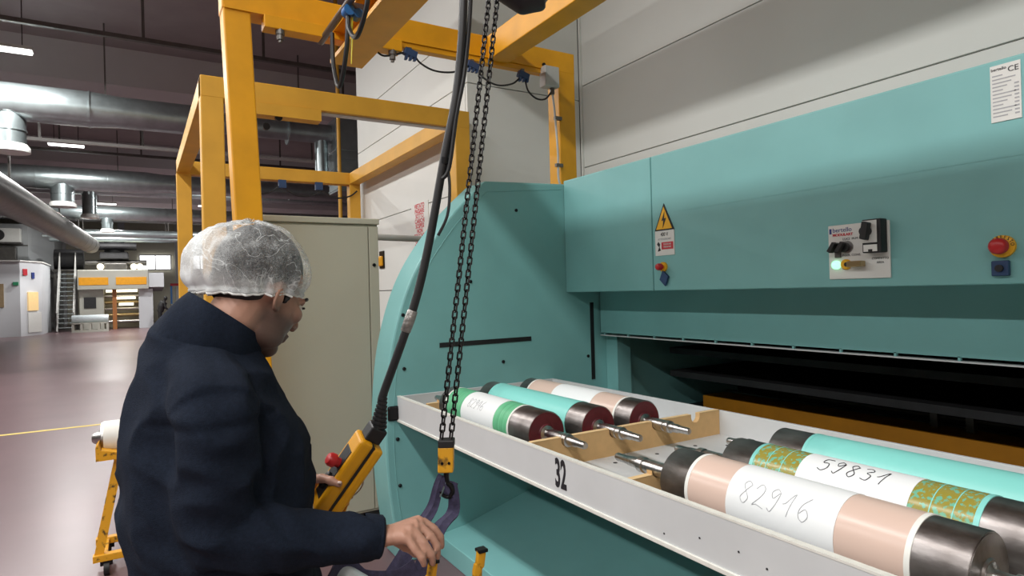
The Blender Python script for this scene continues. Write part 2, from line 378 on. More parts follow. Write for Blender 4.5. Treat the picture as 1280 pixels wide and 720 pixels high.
obj('wall', MB().prism([(-13, 43), (-5.1, 43), (-4.15, 45.5), (-4.15, 50), (-13, 50)], 'z', 0, 5.9), 'boothd', t)
for z in (3.1, 4.7): obj('panel_joint', MB().box(-13, -5.1, 42.97, 43, z, z+.06), 'galvd', t)
obj('side_ledge', slab((-5.1, 43), (-4.15, 45.5), 3.0, 3.15, .3), 'galvd', t)
for (x, z, lab) in ((-6.1, 4.85, 'white air conditioner unit mounted high on grey block'), (-6.3, 3.85, 'dark fronted air conditioner lower down the grey block')):
    a = thing('air_conditioner', lab, 'air conditioner', (x, 42.7, z))
    obj('case', MB().box(x-.75, x+.75, 42.35, 42.97, z, z+.75), 'white_pl' if z > 4.5 else 'galvd', a, bevel=.02)
    obj('fan_grille', MB().lathe([(0, .3), (.05, .3), (.06, .26)], (x-.2, 42.35, z+.38), (0, -1, 0), 20), 'dark', a)
    obj('bracket', MB().box(x-.8, x+.8, 42.3, 42.98, z-.08, z), 'galvd', a)
# printing press
t = thing('printing_press', 'grey printing press with orange striped hood and lit bay', 'machine', (-1, 43, 0))
obj('hood', MB().prism([(40.5, 3.27), (40.5, 2.2), (43, 2.2), (44, 2.6), (44, 3.27)], 'x', -2.75, .55), 'press', t, bevel=.04)
obj('side_cover', MB().prism([(40.6, 3.1), (40.6, 2.3), (44, 2.1), (44, 3.2)], 'x', .55, 1.3), 'booth', t)
for (x0, x1) in ((-2.68, -1.35), (-1.0, .45)): obj('stripe', MB().box(x0, x1, 40.47, 40.5, 2.45, 2.86), 'orange', t)
obj('lower_frame', MB().box(-2.7, -1.6, 41, 43.5, 0, 2.22), 'press', t)
obj('control_screen', MB().box(-2.5, -1.95, 40.95, 41, 1.2, 1.8), 'dark', t)
obj('right_frame', MB().box(.05, .75, 41, 43.5, 0, 2.22), 'booth', t)
obj('bay_back', MB().box(-1.6, .05, 43, 43.4, 0, 2.22), 'cream', t)
for (z, x0, x1) in ((2.05, -1.5, .0), (1.65, -1.1, -.1), (1.3, -.9, -.2)): obj('bay_lamp', MB().box(x0, x1, 41.2, 41.35, z, z+.14), 'warm', t)
for k in range(5): obj('bay_roller', MB().cyl((-1.6, 42, .4+k*.36), (.05, 42, .4+k*.36), .1, seg=12), 'brass' if k % 2 else 'shaft', t, smooth=True)
obj('bay_post', MB().box(-1.2, -1.0, 41, 41.2, 0, 2.2), mat('copper_cover', srgb(170, 110, 60), .5), t)
e = thing('exhaust_stack', 'dark stacked exhaust head above the printing press', 'exhaust', (-1.2, 43.5, 3.7))
obj('duct', MB().box(-1.6, -.5, 42, 44, 3.27, 3.7), 'galvd', e, bevel=.03)
obj('manifold', MB().box(-1.8, -.4, 42, 44, 3.95, 4.35), 'dark', e, bevel=.05)
obj('hub', MB().cyl((-1.1, 43, 3.6), (-1.1, 43, 5.4), .5, seg=16), 'dark', e, smooth=True)
obj('cross_pipe', MB().cyl((-2.5, 42.5, 3.75), (.5, 42.5, 3.75), .16, seg=14), 'galvd', e, smooth=True)
obj('upper_pipe', MB().cyl((-1.9, 42.6, 4.7), (.0, 42.6, 4.7), .22, seg=14), 'dark', e, smooth=True)
for x in (-1.75, -.15, .15): obj('work_light', MB().ball((x, 41.8, 3.5), .17), 'warm', e)
t = thing('dark_tank', 'dark rounded tank on high platform behind the metal stairs', 'tank', (-3.5, 43.6, 3.3))
obj('tank', MB().cyl((-3.95, 43.2, 3.95), (-2.6, 43.2, 3.95), .6, seg=20), 'dark', t, smooth=True)
obj('platform', MB().box(-4.0, -2.5, 42.6, 44.0, 3.28, 3.4), 'galvd', t)
for x in (-3.9, -2.95): obj('leg', MB().box(x-.06, x+.06, 42.7, 42.82, 0, 3.3), 'galvd', t)
t = thing('metal_stairs', 'pale metal stairs with handrails climbing beside the printing press', 'stairs', (-3.3, 41.5, 0))
for k in range(13): obj('step', MB().box(-3.6, -2.95, 40.2+k*.16, 40.42+k*.16, .2+k*.24, .25+k*.24), 'galv', t)
for x in (-3.63, -2.92):
    obj('stringer', MB().bar((x, 40.1, 0), (x, 42.3, 3.3), .06, .2), 'conduit', t)
    obj('handrail', MB().bar((x, 40.1, 1.0), (x, 42.3, 4.3), .05, .05), 'conduit', t)
    for k in range(4): obj('baluster', MB().box(x-.025, x+.025, 40.2+k*.65, 40.25+k*.65, .2+k*.98, 1.15+k*.98), 'conduit', t)
t = thing('film_roll_stand', 'pale blue film roll lying on a low grey stand before the press', 'roll stand', (-2.1, 38.9, 0))
obj('roll', MB().cyl((-2.9, 38.9, .68), (-1.32, 38.9, .68), .2, seg=20), 'film', t, smooth=True)
obj('base', MB().box(-2.9, -1.32, 38.6, 39.2, 0, .12), 'press', t)
for k in range(5): obj('upright', MB().box(-2.9+k*.37, -2.8+k*.37, 38.6, 39.2, .12, .45), 'press', t)
obj('top_rail', MB().box(-2.9, -1.32, 38.6, 39.2, .43, .49), 'press', t)
# two workers far away and a parts rack
def far_person(x, y, lean, label):
    mb = MB()
    mb.sweep([(x, y-.1, .05), (x, y-.09, .5), (x, y-.05, .95)], [.07, .08, .11]); mb.sweep([(x+.05, y+.12, .05), (x+.03, y+.1, .5), (x, y+.05, .95)], [.07, .08, .11])
    mb.sweep([(x, y, .9), (x+lean*.25, y, 1.2), (x+lean*.6, y, 1.45)], [(.15, .18), (.16, .2), (.12, .2)])
    mb.sweep([(x+lean*.6, y-.2, 1.42), (x+lean*.8, y-.25, 1.1), (x+lean*1.1+.1, y-.2, .95)], [.07, .06, .04])
    mb.sweep([(x+lean*.6, y+.2, 1.42), (x+lean*.8, y+.25, 1.1), (x+lean*1.1+.1, y+.2, .95)], [.07, .06, .04])
    mb.sweep([(x+lean*.62, y, 1.4), (x+lean*.75, y, 1.6)], .06); mb.ball((x+lean*.85, y, 1.64), (.1, .085, .125))
    me = mb.mesh('person'); o = bpy.data.objects.new('person', me); 
    return o, me
def remesh(mb, voxel, smooth=4, name='body', disp=None, fac=.5):
    me = mb.mesh(name) if isinstance(mb, MB) else mb
    o = bpy.data.objects.new(name, me); COL.objects.link(o)
    r = o.modifiers.new('r', 'REMESH'); r.mode = 'VOXEL'; r.voxel_size = voxel
    if smooth: s = o.modifiers.new('s', 'SMOOTH'); s.factor = fac; s.iterations = smooth
    dg = bpy.context.evaluated_depsgraph_get(); dg.update()
    out = bpy.data.meshes.new_from_object(o.evaluated_get(dg)); out.name = name
    bpy.data.objects.remove(o); bpy.data.meshes.remove(me)
    if disp:
        out.update(); nrm = [v.normal.copy() for v in out.vertices]
        for v, n in zip(out.vertices, nrm): v.co += n*disp(v.co)
    for p in out.polygons: p.use_smooth = True
    return out
for (x, y, l, lab) in ((1.05, 40.2, .35, 'dark-clothed person bending at the far right of the press'),):
    o_, me_ = far_person(x, y, l, lab); bpy.data.objects.remove(o_)
    t = thing('person', lab, 'person', (x, y, 0))
    obj('body', remesh(MB().add([v.co for v in me_.vertices], [tuple(p.vertices) for p in me_.polygons]), .03, 2), 'black', t)
t = thing('parts_rack', 'small red topped rack near the far windows', 'rack', (2.2, 44, 0))
for x in (1.8, 2.8): obj('post', MB().box(x-.05, x+.05, 43.95, 44.05, 0, 2.5), 'bluepl', t)
obj('top_bar', MB().box(1.75, 2.85, 43.9, 44.1, 2.4, 2.55), 'redprint', t)
for z in (.5, 1.2): obj('shelf', MB().box(1.75, 2.85, 43.7, 44.3, z, z+.08), 'press', t)

# ------------------------------------------------------------------ teal storage machine
CY = 3.48; HX = 2.52
mach = thing('storage_machine', 'large teal vertical storage machine with open loading mouth and control panel', 'machine', (2.7, 2.0, 0))
edge = [(2.51, 2.30), (1.908, 2.28), (1.70, 2.088), (1.55, 1.911), (1.425, 1.727), (1.335, 1.53), (1.264, 1.285), (1.229, 1.056), (1.212, .781), (1.219, .502), (1.25, .218), (1.29, 0)]
sm = spline([(x, 0, z) for (x, z) in edge[1:]], 4)
poly = [(2.90, 0), (2.90, 2.30), (2.51, 2.30)]+[(p.x, p.z) for p in sm]
obj('side_cheek', MB().prism(poly, 'y', CY, CY+.26), 'teal', mach, bevel=.012)
obj('side_cheek_back', MB().box(2.9, WX-.1, CY, CY+.26, 0, 2.28), 'teal', mach)
# folded flange seam along the plate edge
ins = [(p.x+.05, CY-.0015, p.z-.035*(1 if p.z > 1.7 else 0)) for p in sm]
obj('plate_seam', MB().sweep([(2.5, CY-.0015, 2.262)]+ins[1:-4], .0022, seg=6), 'teal', mach)
for (x, z) in ((2.135, 2.102), (1.787, 1.641), (1.335, 1.451), (1.285, 1.222), (1.334, 1.135), (2.008, 1.122), (2.695, 1.106), (1.283, .729), (1.291, .457)):
    obj('bolt', MB().lathe([(0, .011), (.006, .011), (.009, .006)], (x, CY, z), (0, -1, 0), 10), 'blackm', mach)
obj('black_strip', MB().box(1.565, 2.225, CY-.004, CY+.01, 1.243, 1.272), 'black', mach)  # flat black strips laid on the cheek plate
obj('black_strip', MB().box(2.722, 2.752, CY-.004, CY+.01, .94, 1.48), 'black', mach)
obj('tray_bracket', MB().box(1.225, 1.295, CY-.02, CY+.005, .84, .925), 'blackm', mach, bevel=.01)
# upper hood in two panels, standing proud of the lower panel
def hood(y0, y1, name='hood_panel'):
    return obj(name, MB().prism([(HX, 1.556), (HX, 2.318), (HX+.03, 2.325), (HX+.5, 2.325), (HX+.5, 1.556)], 'y', y0, y1), 'teal', mach, bevel=.006)
hood(2.636, CY-.002); hood(-2.5, 2.630)
obj('hood_crease', MB().box(HX-.0012, HX+.004, -2.5, 2.62, 1.985, 1.990), 'teal', mach)
obj('lower_panel', MB().box(2.80, 2.83, -2.5, CY-.02, 1.266, 1.56), 'teal', mach)
obj('lower_lip', MB().box(2.795, 2.86, -2.5, CY-.02, 1.245, 1.251), 'tray', mach)
y = CY-.06
while y > -.6:
    obj('lip_tab', MB().box(2.80, 2.815, y, y+.01, 1.248, 1.27), 'teal', mach); y -= .245
obj('roof', MB().box(HX+.45, WX-.1, -2.5, CY, 2.29, 2.32), 'teal', mach)
obj('back_panel', MB().box(WX-.16, WX-.1, -2.5, CY, 0, 2.3), 'dark', mach)
obj('inner_ceiling', MB().box(2.83, WX-.16, -2.5, CY, 1.5, 1.53), 'dark', mach)
obj('inner_side_post', MB().box(2.86, 2.98, CY-.12, CY-.002, .3, 1.26), 'teal', mach)
# sloped lower front and base
obj('lower_slope', MB().prism([(1.53, .0), (1.53, .118), (1.70, .140), (2.16, .265), (2.57, .400), (2.57, 0)], 'y', -2.5, CY), 'teal', mach, bevel=.004)
obj('lower_front', MB().box(2.45, 2.56, -2.5, CY, .35, .84), 'teal', mach)
# carousel parts in the dark mouth
obj('carrier_beam', MB().box(3.5, 3.74, -2.5, 3.18, .55, .784), 'ochre', mach)
obj('inner_shelf', MB().box(2.62, 3.9, -2.5, CY, .62, .66), 'dark', mach)
obj('guide_rail', MB().cyl((3.70, -2.5, .84), (3.70, 2.55, .84), .0085, seg=8), 'galvd', mach)
for y in (1.725, 1.555, 1.19): obj('rail_bracket', MB().box(3.66, 3.70, y-.018, y+.018, .78, .945), 'galvd', mach)
obj('inner_plate', MB().box(4.0, 4.05, 1.45, 3.4, .655, .74), 'galvd', mach)
for k in range(3): obj('stored_tray', MB().box(3.2, 4.1, -2.5, 3.2, .95+k*.16, .99+k*.16), 'dark', mach)
# warning sign
sg = obj('warning_plate', MB().box(HX-.004, HX, 2.460, 2.605, 1.752, 1.892), 'white_pl', mach)
tri = lambda s, c=(2.533, 1.935): [(c[0]-.074*s, c[1]-.045*s), (c[0]+.074*s, c[1]-.045*s), (c[0], c[1]+.105*s)]
obj('warning_triangle', MB().prism(tri(1), 'x', HX-.004, HX), 'ink', mach)
tr = obj('triangle_field', MB().prism(tri(.82), 'x', HX-.006, HX-.002), 'signyel', mach)
cy, cz = 2.533, 1.95
obj('lightning_bolt', MB().prism([(cy-.008, cz+.045), (cy+.016, cz-.006), (cy+.002, cz-.004), (cy+.008, cz-.046), (cy-.018, cz+.008), (cy-.003, cz+.006)], 'x', HX-.0075, HX-.004), 'ink', mach)
obj('lettering', text_mesh('400 V', .03, on_x(HX-.0045, 2.533, 1.868), .8), 'ink', sg)
obj('red_field', MB().box(HX-.0055, HX-.003, 2.468, 2.555, 1.785, 1.825), 'redprint', sg)
for z in (1.813, 1.798): obj('lettering', text_mesh('TENSIONE', .013, on_x(HX-.006, 2.511, z)), 'white_pl', sg)
obj('lettering', text_mesh('ATTENZIONE', .016, on_x(HX-.0045, 2.533, 1.842)), 'pencil', sg)
obj('figure', MB().prism([(2.585, 1.775), (2.575, 1.80), (2.59, 1.815), (2.58, 1.83), (2.567, 1.815), (2.572, 1.80), (2.562, 1.78)], 'x', HX-.0055, HX-.003), 'ink', sg)
def estop(y, z, s, text):
    p = obj('stop_button_collar', MB().lathe([(0, .036*s), (.012, .036*s), (.014, .033*s)], (HX, y, z), (-1, 0, 0), 24), 'signyel', mach, smooth=True)
    obj('stop_button', MB().lathe([(.0, .014*s), (.028, .014*s), (.028, .026*s), (.046, .026*s), (.054, .02*s), (.057, .008*s)], (HX, y, z), (-1, 0, 0), 24), 'red', p, smooth=True)
    if text:
        for i, ch in enumerate(text):
            a = R(130-i*20); obj('lettering', text_mesh(ch, .014*s, on_x(HX-.0145, y-.030*s*math.cos(a), z+.030*s*math.sin(a)) @ Matrix.Rotation(a-R(90), 4, 'Z')), 'ink', p)
estop(2.545, 1.688, .75, None)
obj('key_tag', MB().obox((HX-.01, 2.535, 1.625), (.006, 0, 0), (0, .02, .018), (0, -.012, .026)), 'bluedk', mach)
estop(.955, 1.685, 1.05, 'ARRESTO')
kb = obj('key_block', MB().box(HX-.02, HX, .935, .985, 1.585, 1.637), 'bluedk', mach, bevel=.004)
obj('key_socket', MB().lathe([(0, .012), (.008, .012)], (HX-.02, .96, 1.611), (-1, 0, 0), 14), 'black', kb)
# control panel
cp = obj('control_panel', MB().box(HX-.008, HX, 1.322, 1.574, 1.590, 1.816), 'white_pl', mach, bevel=.008)
fx = HX-.0085
obj('lettering', text_mesh('bertello', .026, on_x(fx, 1.512, 1.794)), 'blueprint', cp)
obj('lettering', text_mesh('MODULART', .0145, on_x(fx, 1.510, 1.774), 1.1, bold=.0006), 'redprint', cp)
obj('logo_mark', MB().box(fx-.001, fx+.002, 1.558, 1.567, 1.78, 1.802), 'blueprint', cp)
obj('lettering', text_mesh('LUCI  M-M', .014, on_x(fx, 1.478, 1.755)), 'ink', cp)
obj('lettering', text_mesh('INSER. CONS.', .013, on_x(fx, 1.475, 1.688)), 'ink', cp)
obj('lettering', text_mesh('COMPATTO', .012, on_x(fx, 1.36, 1.668)), 'ink', cp)
obj('lettering', text_mesh('AREA', .012, on_x(fx, 1.36, 1.652)), 'ink', cp)
for y in (1.535, 1.500):
    k = obj('selector_knob', MB().lathe([(0, .021), (.02, .021), (.024, .017)], (HX-.008, y, 1.722), (-1, 0, 0), 20), 'black', cp, smooth=True)
    obj('pointer', MB().obox((HX-.042, y, 1.722), (.014, 0, 0), (0, .006, .004), (0, -.012, .018)), 'black', k)
obj('selector_ring', MB().lathe([(0, .026), (.004, .026)], (HX-.008, 1.492, 1.722), (-1, 0, 0), 20), 'shaft', cp)
obj('seal_tag', MB().box(HX-.016, HX-.008, 1.518, 1.542, 1.680, 1.702), 'galvd', cp)
obj('green_lamp', MB().lathe([(0, .018), (.012, .018), (.018, .012), (.02, .004)], (HX-.008, 1.538, 1.650), (-1, 0, 0), 20), 'greenlamp', cp, smooth=True)
obj('key_collar', MB().lathe([(0, .022), (.006, .022), (.012, .018)], (HX-.008, 1.497, 1.650), (-1, 0, 0), 20), 'signyel', cp, smooth=True)
obj('key_hole', MB().lathe([(0, .009), (.016, .009)], (HX-.008, 1.490, 1.650), (-1, 0, 0), 14), 'black', cp)
obj('keys', MB().box(HX-.05, HX-.012, 1.415, 1.475, 1.638, 1.662), 'brass', cp, bevel=.004)
sw = obj('main_switch', MB().box(HX-.055, HX-.008, 1.330, 1.404, 1.690, 1.822), 'black', cp, bevel=.004)
obj('switch_plate', MB().box(HX-.057, HX-.05, 1.345, 1.401, 1.730, 1.817), 'white_pl', sw)
obj('switch_label', MB().box(HX-.057, HX-.05, 1.345, 1.398, 1.695, 1.722), 'white_pl', sw)
obj('switch_clip', MB().box(HX-.058, HX-.05, 1.363, 1.379, 1.692, 1.704), 'black', sw)
obj('rotary_handle', MB().lathe([(0, .018), (.03, .018)], (HX-.055, 1.381, 1.775), (-1, 0, 0), 18), 'black', sw, smooth=True)
obj('handle_grip', MB().obox((HX-.08, 1.376, 1.776), (.014, 0, 0), (0, .013, .004), (0, -.006, .034)), 'black', sw, bevel=.004)
# type plate
np_ = obj('type_plate', MB().box(HX-.003, HX, .892, .978, 2.108, 2.300), 'white_pl', mach)
obj('lettering', text_mesh('CE', .026, on_x(HX-.0035, .912, 2.277)), 'ink', np_)
obj('lettering', text_mesh('bertello', .014, on_x(HX-.0035, .953, 2.286)), 'ink', np_)
for i in range(12):
    w = .03+.012*((i*7) % 4); z = 2.262-i*.0125
    obj('print_line', MB().box(HX-.0036, HX-.002, .972-w, .972, z, z+.004), 'pencil', np_)
    if i > 2: obj('print_line', MB().box(HX-.0036, HX-.002, .897, .91, z, z+.005), 'pencil', np_)

# ------------------------------------------------------------------ tray
tray = thing('storage_tray', 'long pale grey tray numbered 32 sticking out of the teal machine', 'tray', (1.84, 1.5, .84))
TX0, TX1, TY0, TY1 = 1.286, 2.39, -1.6, CY-.004
obj('tray_floor', MB().box(TX0+.012, TX1-.012, TY0, TY1-.012, .845, .868), 'tray', tray)
fl = obj('front_lip', MB().box(TX0, TX0+.018, TY0, TY1, .838, .978), 'tray', tray, bevel=.002)
obj('lip_edge', MB().box(TX0-.001, TX0+.02, TY0, TY1, .976, .982), 'tray_edge', fl)
obj('lip_foot', MB().box(TX0-.006, TX0+.03, TY0, TY1, .832, .846), 'tray_edge', fl, bevel=.002)
obj('back_lip', MB().box(TX1-.018, TX1, TY0, TY1, .838, .98), 'tray', tray, bevel=.002)
obj('end_lip', MB().box(TX0+.018, TX1-.018, TY1-.018, TY1, .838, .98), 'tray', tray, bevel=.002)
obj('lettering', text_mesh('32', .142, on_x(TX0-.0006, 1.838, .912), .50, bold=.004), 'ink', fl)
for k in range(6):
    obj('painted_lip_hole', MB().lathe([(0, .003), (.001, .003)], (TX0-.0002, .72+k*.13+random.uniform(-.05, .05), .86+random.random()*.09), (-1, 0, 0), 8), 'dark', fl)  # flat dark disc painted in for the shade inside a hole
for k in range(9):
    obj('painted_floor_hole', MB().lathe([(0, .009), (.001, .009)], (1.42+k*.115, 1.97-(.08 if k % 2 else .0), .868), (0, 0, 1), 10), 'dark', tray)  # dark disc on the tray floor stands for a hole's inner shade

# ------------------------------------------------------------------ notched cradle boards
RX = (1.475, 1.7225, 1.9655, 2.21); RZ = .97; RR = .0945
def cradle(y, x0, x1, top, slots, lab, th=.025, sr=.0275):
    pts = [(x0, .868), (x0, top)]
    for s in slots:
        pts += [(s-sr, top)]+[(s-sr*math.cos(R(a)), RZ-.0-sr*math.sin(R(a))) for a in range(0, 181, 20)]+[(s+sr, top)]
    pts += [(x1, top), (x1, .868)]
    t = thing('cradle_board', lab, 'cradle', ((x0+x1)/2, y, .868))
    # columns between the cuts keep every face convex
    n = len(pts); mb = MB(); prev = x0
    obj('board', MB().prism(pts, 'y', y-th/2, y+th/2), 'mdf', t)
    xs = [x0]+[q for s in slots for q in (s-sr, s+sr)]+[x1]
    for i in range(0, len(xs), 2): obj('sawn_edge', MB().box(xs[i]+.001, xs[i+1]-.001, y-th/2, y+th/2, top-.001, top+.002), 'mdf_edge', t)
    return t
cradle(2.07, 1.306, 2.371, .982, RX, 'notched fibreboard cradle with an empty notch, carrying three maroon-ended rolls')
cradle(3.26, 1.38, 2.371, .955, RX, 'fibreboard cradle at the tray end beside the teal cheek')
cradle(1.555, 1.306, 2.371, .955, RX[:3], 'fibreboard cradle under the far shafts of the 82916 roll')
cradle(.42, 1.306, 2.371, .985, RX[:3], 'fibreboard cradle under the near shafts of the 82916 roll')

# ------------------------------------------------------------------ rolls
DIG = {'0': [[(.5, 1), (.1, .7), (.1, .3), (.5, 0), (.9, .3), (.9, .7), (.5, 1)]],
 '1': [[(.05, .45), (.3, .55), (.75, 1), (.45, 0)]],
 '2': [[(.1, .75), (.4, 1), (.75, .8), (.6, .45), (.05, .05), (.35, .1), (.9, 0)]],
 '3': [[(.1, .9), (.5, 1), (.8, .8), (.4, .55), (.8, .4), (.6, .05), (.1, .1)]],
 '4': [[(.55, 1), (.1, .4), (.9, .5)], [(.75, .9), (.55, 0)]],
 '5': [[(.9, 1), (.3, .95), (.2, .6), (.7, .6), (.8, .25), (.4, 0), (.0, .1)]],
 '6': [[(.75, 1), (.25, .6), (.15, .2), (.5, 0), (.8, .25), (.55, .5), (.2, .3)]],
 '8': [[(.8, .85), (.45, 1), (.2, .8), (.45, .55), (.75, .25), (.45, 0), (.15, .2), (.45, .52), (.8, .85)]],
 '9': [[(.8, .85), (.5, 1), (.2, .8), (.4, .55), (.8, .85), (.7, .4), (.35, 0), (.1, .1)]]}
def write(s, X, ycen, ang, size, pitchw, r, mname, parent, thick=.0016, slope=0):
    """pen strokes laid on a cylinder about axis (X, y, RZ): text runs along -y, up follows the circumference"""
    mb = MB(); n = len(s)
    for i, ch in enumerate(s):
        for st in DIG[ch]:
            pts = []
            for p in spline([(a, b, 0) for a, b in st], 4):
                u = (i-(n-1)/2)*pitchw+(p.x-.5)*size*.62; w = (p.y-.5)*size+slope*(i-(n-1)/2)*size
                a = ang+w/r
                pts.append((X-(r+.0006)*math.cos(a), ycen-u, RZ+(r+.0006)*math.sin(a)))
            mb.sweep(pts, thick, seg=5)
    return obj('handwriting', mb, mname, parent)
SH_N = [(0, .034), (.006, .034), (.012, .0195), (.046, .0195), (.048, .0245), (.128, .0245), (.130, .021), (.138, .021), (.140, .0265), (.160, .0265), (.162, .019), (.205, .018), (.208, .0155), (.260, .0145), (.266, .012)]
def roll(X, yf, yn, s0, s1, sleeve, label, paper=None, face='maroon', ring='ringw', near=.27, far=.24, ink=None):
    t = thing('print_roll', label, 'roll', (X, (yf+yn)/2, RZ-RR), 'printing rolls lying in the tray')
    r = RR
    obj('steel_core', MB().lathe([(0, r-.004), (.003, r-.0015), (yf-yn-.003, r-.0015), (yf-yn, r-.004)], (X, yn, RZ), (0, 1, 0), 56), 'steel', t, smooth=True)
    for yy, d in ((yn, -1), (yf, 1)):
        obj('end_face', MB().lathe([(0, r-.0065), (.0012, r-.0065), (.0014, .04), (.006, .036), (.007, .028)], (X, yy, RZ), (0, d, 0), 48), face, t, smooth=True)
    sl = obj('sleeve', MB().lathe([(0, r-.003), (0, r), (s0-s1, r), (s0-s1, r-.003)], (X, s1, RZ), (0, 1, 0), 64, cap=False), sleeve, t, smooth=True)
    for yy in (s1, s0):
        obj('sleeve_rim', MB().lathe([(-.006, r-.003), (-.006, r+.0008), (.006, r+.0008), (.006, r-.003)], (X, yy, RZ), (0, 1, 0), 64, cap=False), ring, sl, smooth=True)
    pw = None
    if paper:
        pw = obj('paper_wrap', MB().lathe([(0, r), (0, r+.0012), (paper[0]-paper[1], r+.0012), (paper[0]-paper[1], r)], (X, paper[1], RZ), (0, 1, 0), 64, cap=False), 'paper', t, smooth=True)
    k = near/.266
    obj('shaft', MB().lathe([(a*k, b) for a, b in SH_N], (X, yn, RZ), (0, -1, 0), 28), 'shaft', t, smooth=True)
    k = far/.266
    obj('shaft', MB().lathe([(a*k, b) for a, b in SH_N], (X, yf, RZ), (0, 1, 0), 28), 'shaft', t, smooth=True)
    return t, pw
t, p = roll(RX[0], 3.10, 2.205, 3.02, 2.375, 'green', 'green banded roll wrapped in white paper, lying behind the painted tray number', (2.835, 2.505))
write('82946', RX[0], 2.70, R(40), .05, .032, RR+.0012, 'pencil', p, .0009)
roll(RX[1], 3.12, 2.165, 3.01, 2.295, 'turq', 'plain turquoise roll with maroon end, between green and pink rolls', ring='turq')
roll(RX[2], 3.09, 2.135, 3.0, 2.245, 'pink', 'pink roll with white paper band and maroon end beside the empty notch', (2.765, 2.43))
t, p = roll(RX[0], 1.44, .60, 1.33, .712, 'pink', 'pink roll with wide white paper marked 82916', (1.185, .874), 'steel', far=.31)
write('82916', RX[0], 1.04, R(33), .062, .043, RR+.0012, 'pencil', p, .0008)
t, p = roll(RX[1], 1.42, .575, 1.305, .69, 'gold', 'gold and turquoise patterned roll with paper marked 59831', (1.15, .84), 'steel', ring='turq', far=.28)
sl_ = [c for c in t.children if c.name.startswith('sleeve')][0]
for yy in (1.252, 1.203, .79, .74):
    obj('print_seam', MB().lathe([(-.0012, RR-.002), (-.0012, RR+.0005), (.0012, RR+.0005), (.0012, RR-.002)], (RX[1], yy, RZ), (0, 1, 0), 64, cap=False), 'turq', sl_, smooth=True)
write('59831', RX[1], 1.0, R(66), .052, .040, RR+.0012, 'ink', p, .0012)
roll(RX[2], 1.425, .50, 1.29, .58, 'turq', 'plain turquoise roll with dark steel ends behind the 59831 roll', None, 'steel', ring='turq')

# ------------------------------------------------------------------ near yellow gantry
g = thing('gantry_frame', 'bright yellow crane gantry with post behind the worker and beam over the teal machine', 'gantry', (1.65, 3.87, 0))
GY0, GY1 = 3.80, 3.95
obj('post', MB().add([(x+dx, y, z) for (z, dx) in ((0, .115), (3.36, 0)) for x in (.436, .582) for y in (GY0, GY1)],
    [(0, 2, 3, 1), (4, 5, 7, 6), (0, 1, 5, 4), (2, 6, 7, 3), (0, 4, 6, 2), (1, 3, 7, 5)]), 'yellow', g, bevel=.008)
obj('base_plate', MB().box(.47, .77, 3.73, 4.02, 0, .015), 'yellow', g)
obj('post', MB().box(2.735, 2.885, GY0, GY1, 0, 3.36), 'yellow', g, bevel=.008)
obj('top_beam', MB().box(.436, 2.885, GY0-.002, GY1+.002, 3.205, 3.362), 'yellow', g, bevel=.008)
obj('beam_ridge', MB().box(.45, 2.73, GY0-.012, GY0, 3.205, 3.222), 'yellow', g)
obj('c_rail', MB().box(.655, 1.49, GY0-.03, GY0+.07, 3.13, 3.204), 'yellow', g, bevel=.004)
obj('c_rail', MB().box(1.49, 2.62, GY0, GY0+.06, 3.17, 3.206), 'yellow', g, bevel=.004)
obj('runway_beam', MB().box(2.13, 2.29, -2.2, GY0-.002, 3.19, 3.36), 'yellow', g, bevel=.006)
# I-shaped runway with its cable carrier
obj('runway_beam', MB().prism([(1.05, 3.01), (1.25, 3.01), (1.25, 3.035), (1.165, 3.04), (1.165, 3.17), (1.25, 3.175), (1.25, 3.20), (1.05, 3.20), (1.05, 3.175), (1.135, 3.17), (1.135, 3.04), (1.05, 3.035)], 'y', -2.2, 3.86), 'yellow', g)
obj('end_stop', MB().box(1.27, 1.42, 2.74, 2.80, 3.06, 3.2), 'yellow_worn', g, bevel=.006)
obj('top_beam', MB().box(.436, 2.885, -2.35, -2.2, 3.02, 3.36), 'yellow', g)
for x in (.436, 2.735): obj('post', MB().box(x, x+.15, -2.35, -2.2, 0, 3.05) if x > 1 else MB().box(x, x+.15, -2.35, -2.2, 0, 3.05), 'yellow', g)
for x in (.745, 1.43):
    gl = obj('cable_gland', MB().lathe([(0, .026), (.03, .026), (.03, .02), (.06, .02), (.06, .012), (.075, .012)], (x, GY0-.005, 3.135), (0, 0, -1), 12), 'galvd', g)
jb = obj('junction_box', MB().box(2.575, 2.70, 3.74, 3.82, 3.065, 3.215), 'conduit', g, bevel=.006)
obj('box_gland', MB().cyl((2.66, 3.78, 3.065), (2.66, 3.78, 3.02), .018, seg=10), 'galvd', jb)
obj('bolt', MB().cyl((2.60, GY0-.012, 3.235), (2.60, GY0, 3.235), .014, seg=10), 'blackm', g)
obj('conduit', MB().sweep(spline([(2.665, 3.785, 3.03), (2.68, 3.785, 2.9), (2.70, 3.785, 2.6), (2.70, 3.785, 2.4), (2.73, 3.77, 2.33), (2.80, 3.76, 2.31)], 6), .008, seg=8), 'conduit', g, smooth=True)
for z in (2.85, 2.5): obj('conduit_clip', MB().box(2.68, 2.74, 3.775, 3.80, z-.012, z+.012), 'galvd', g)

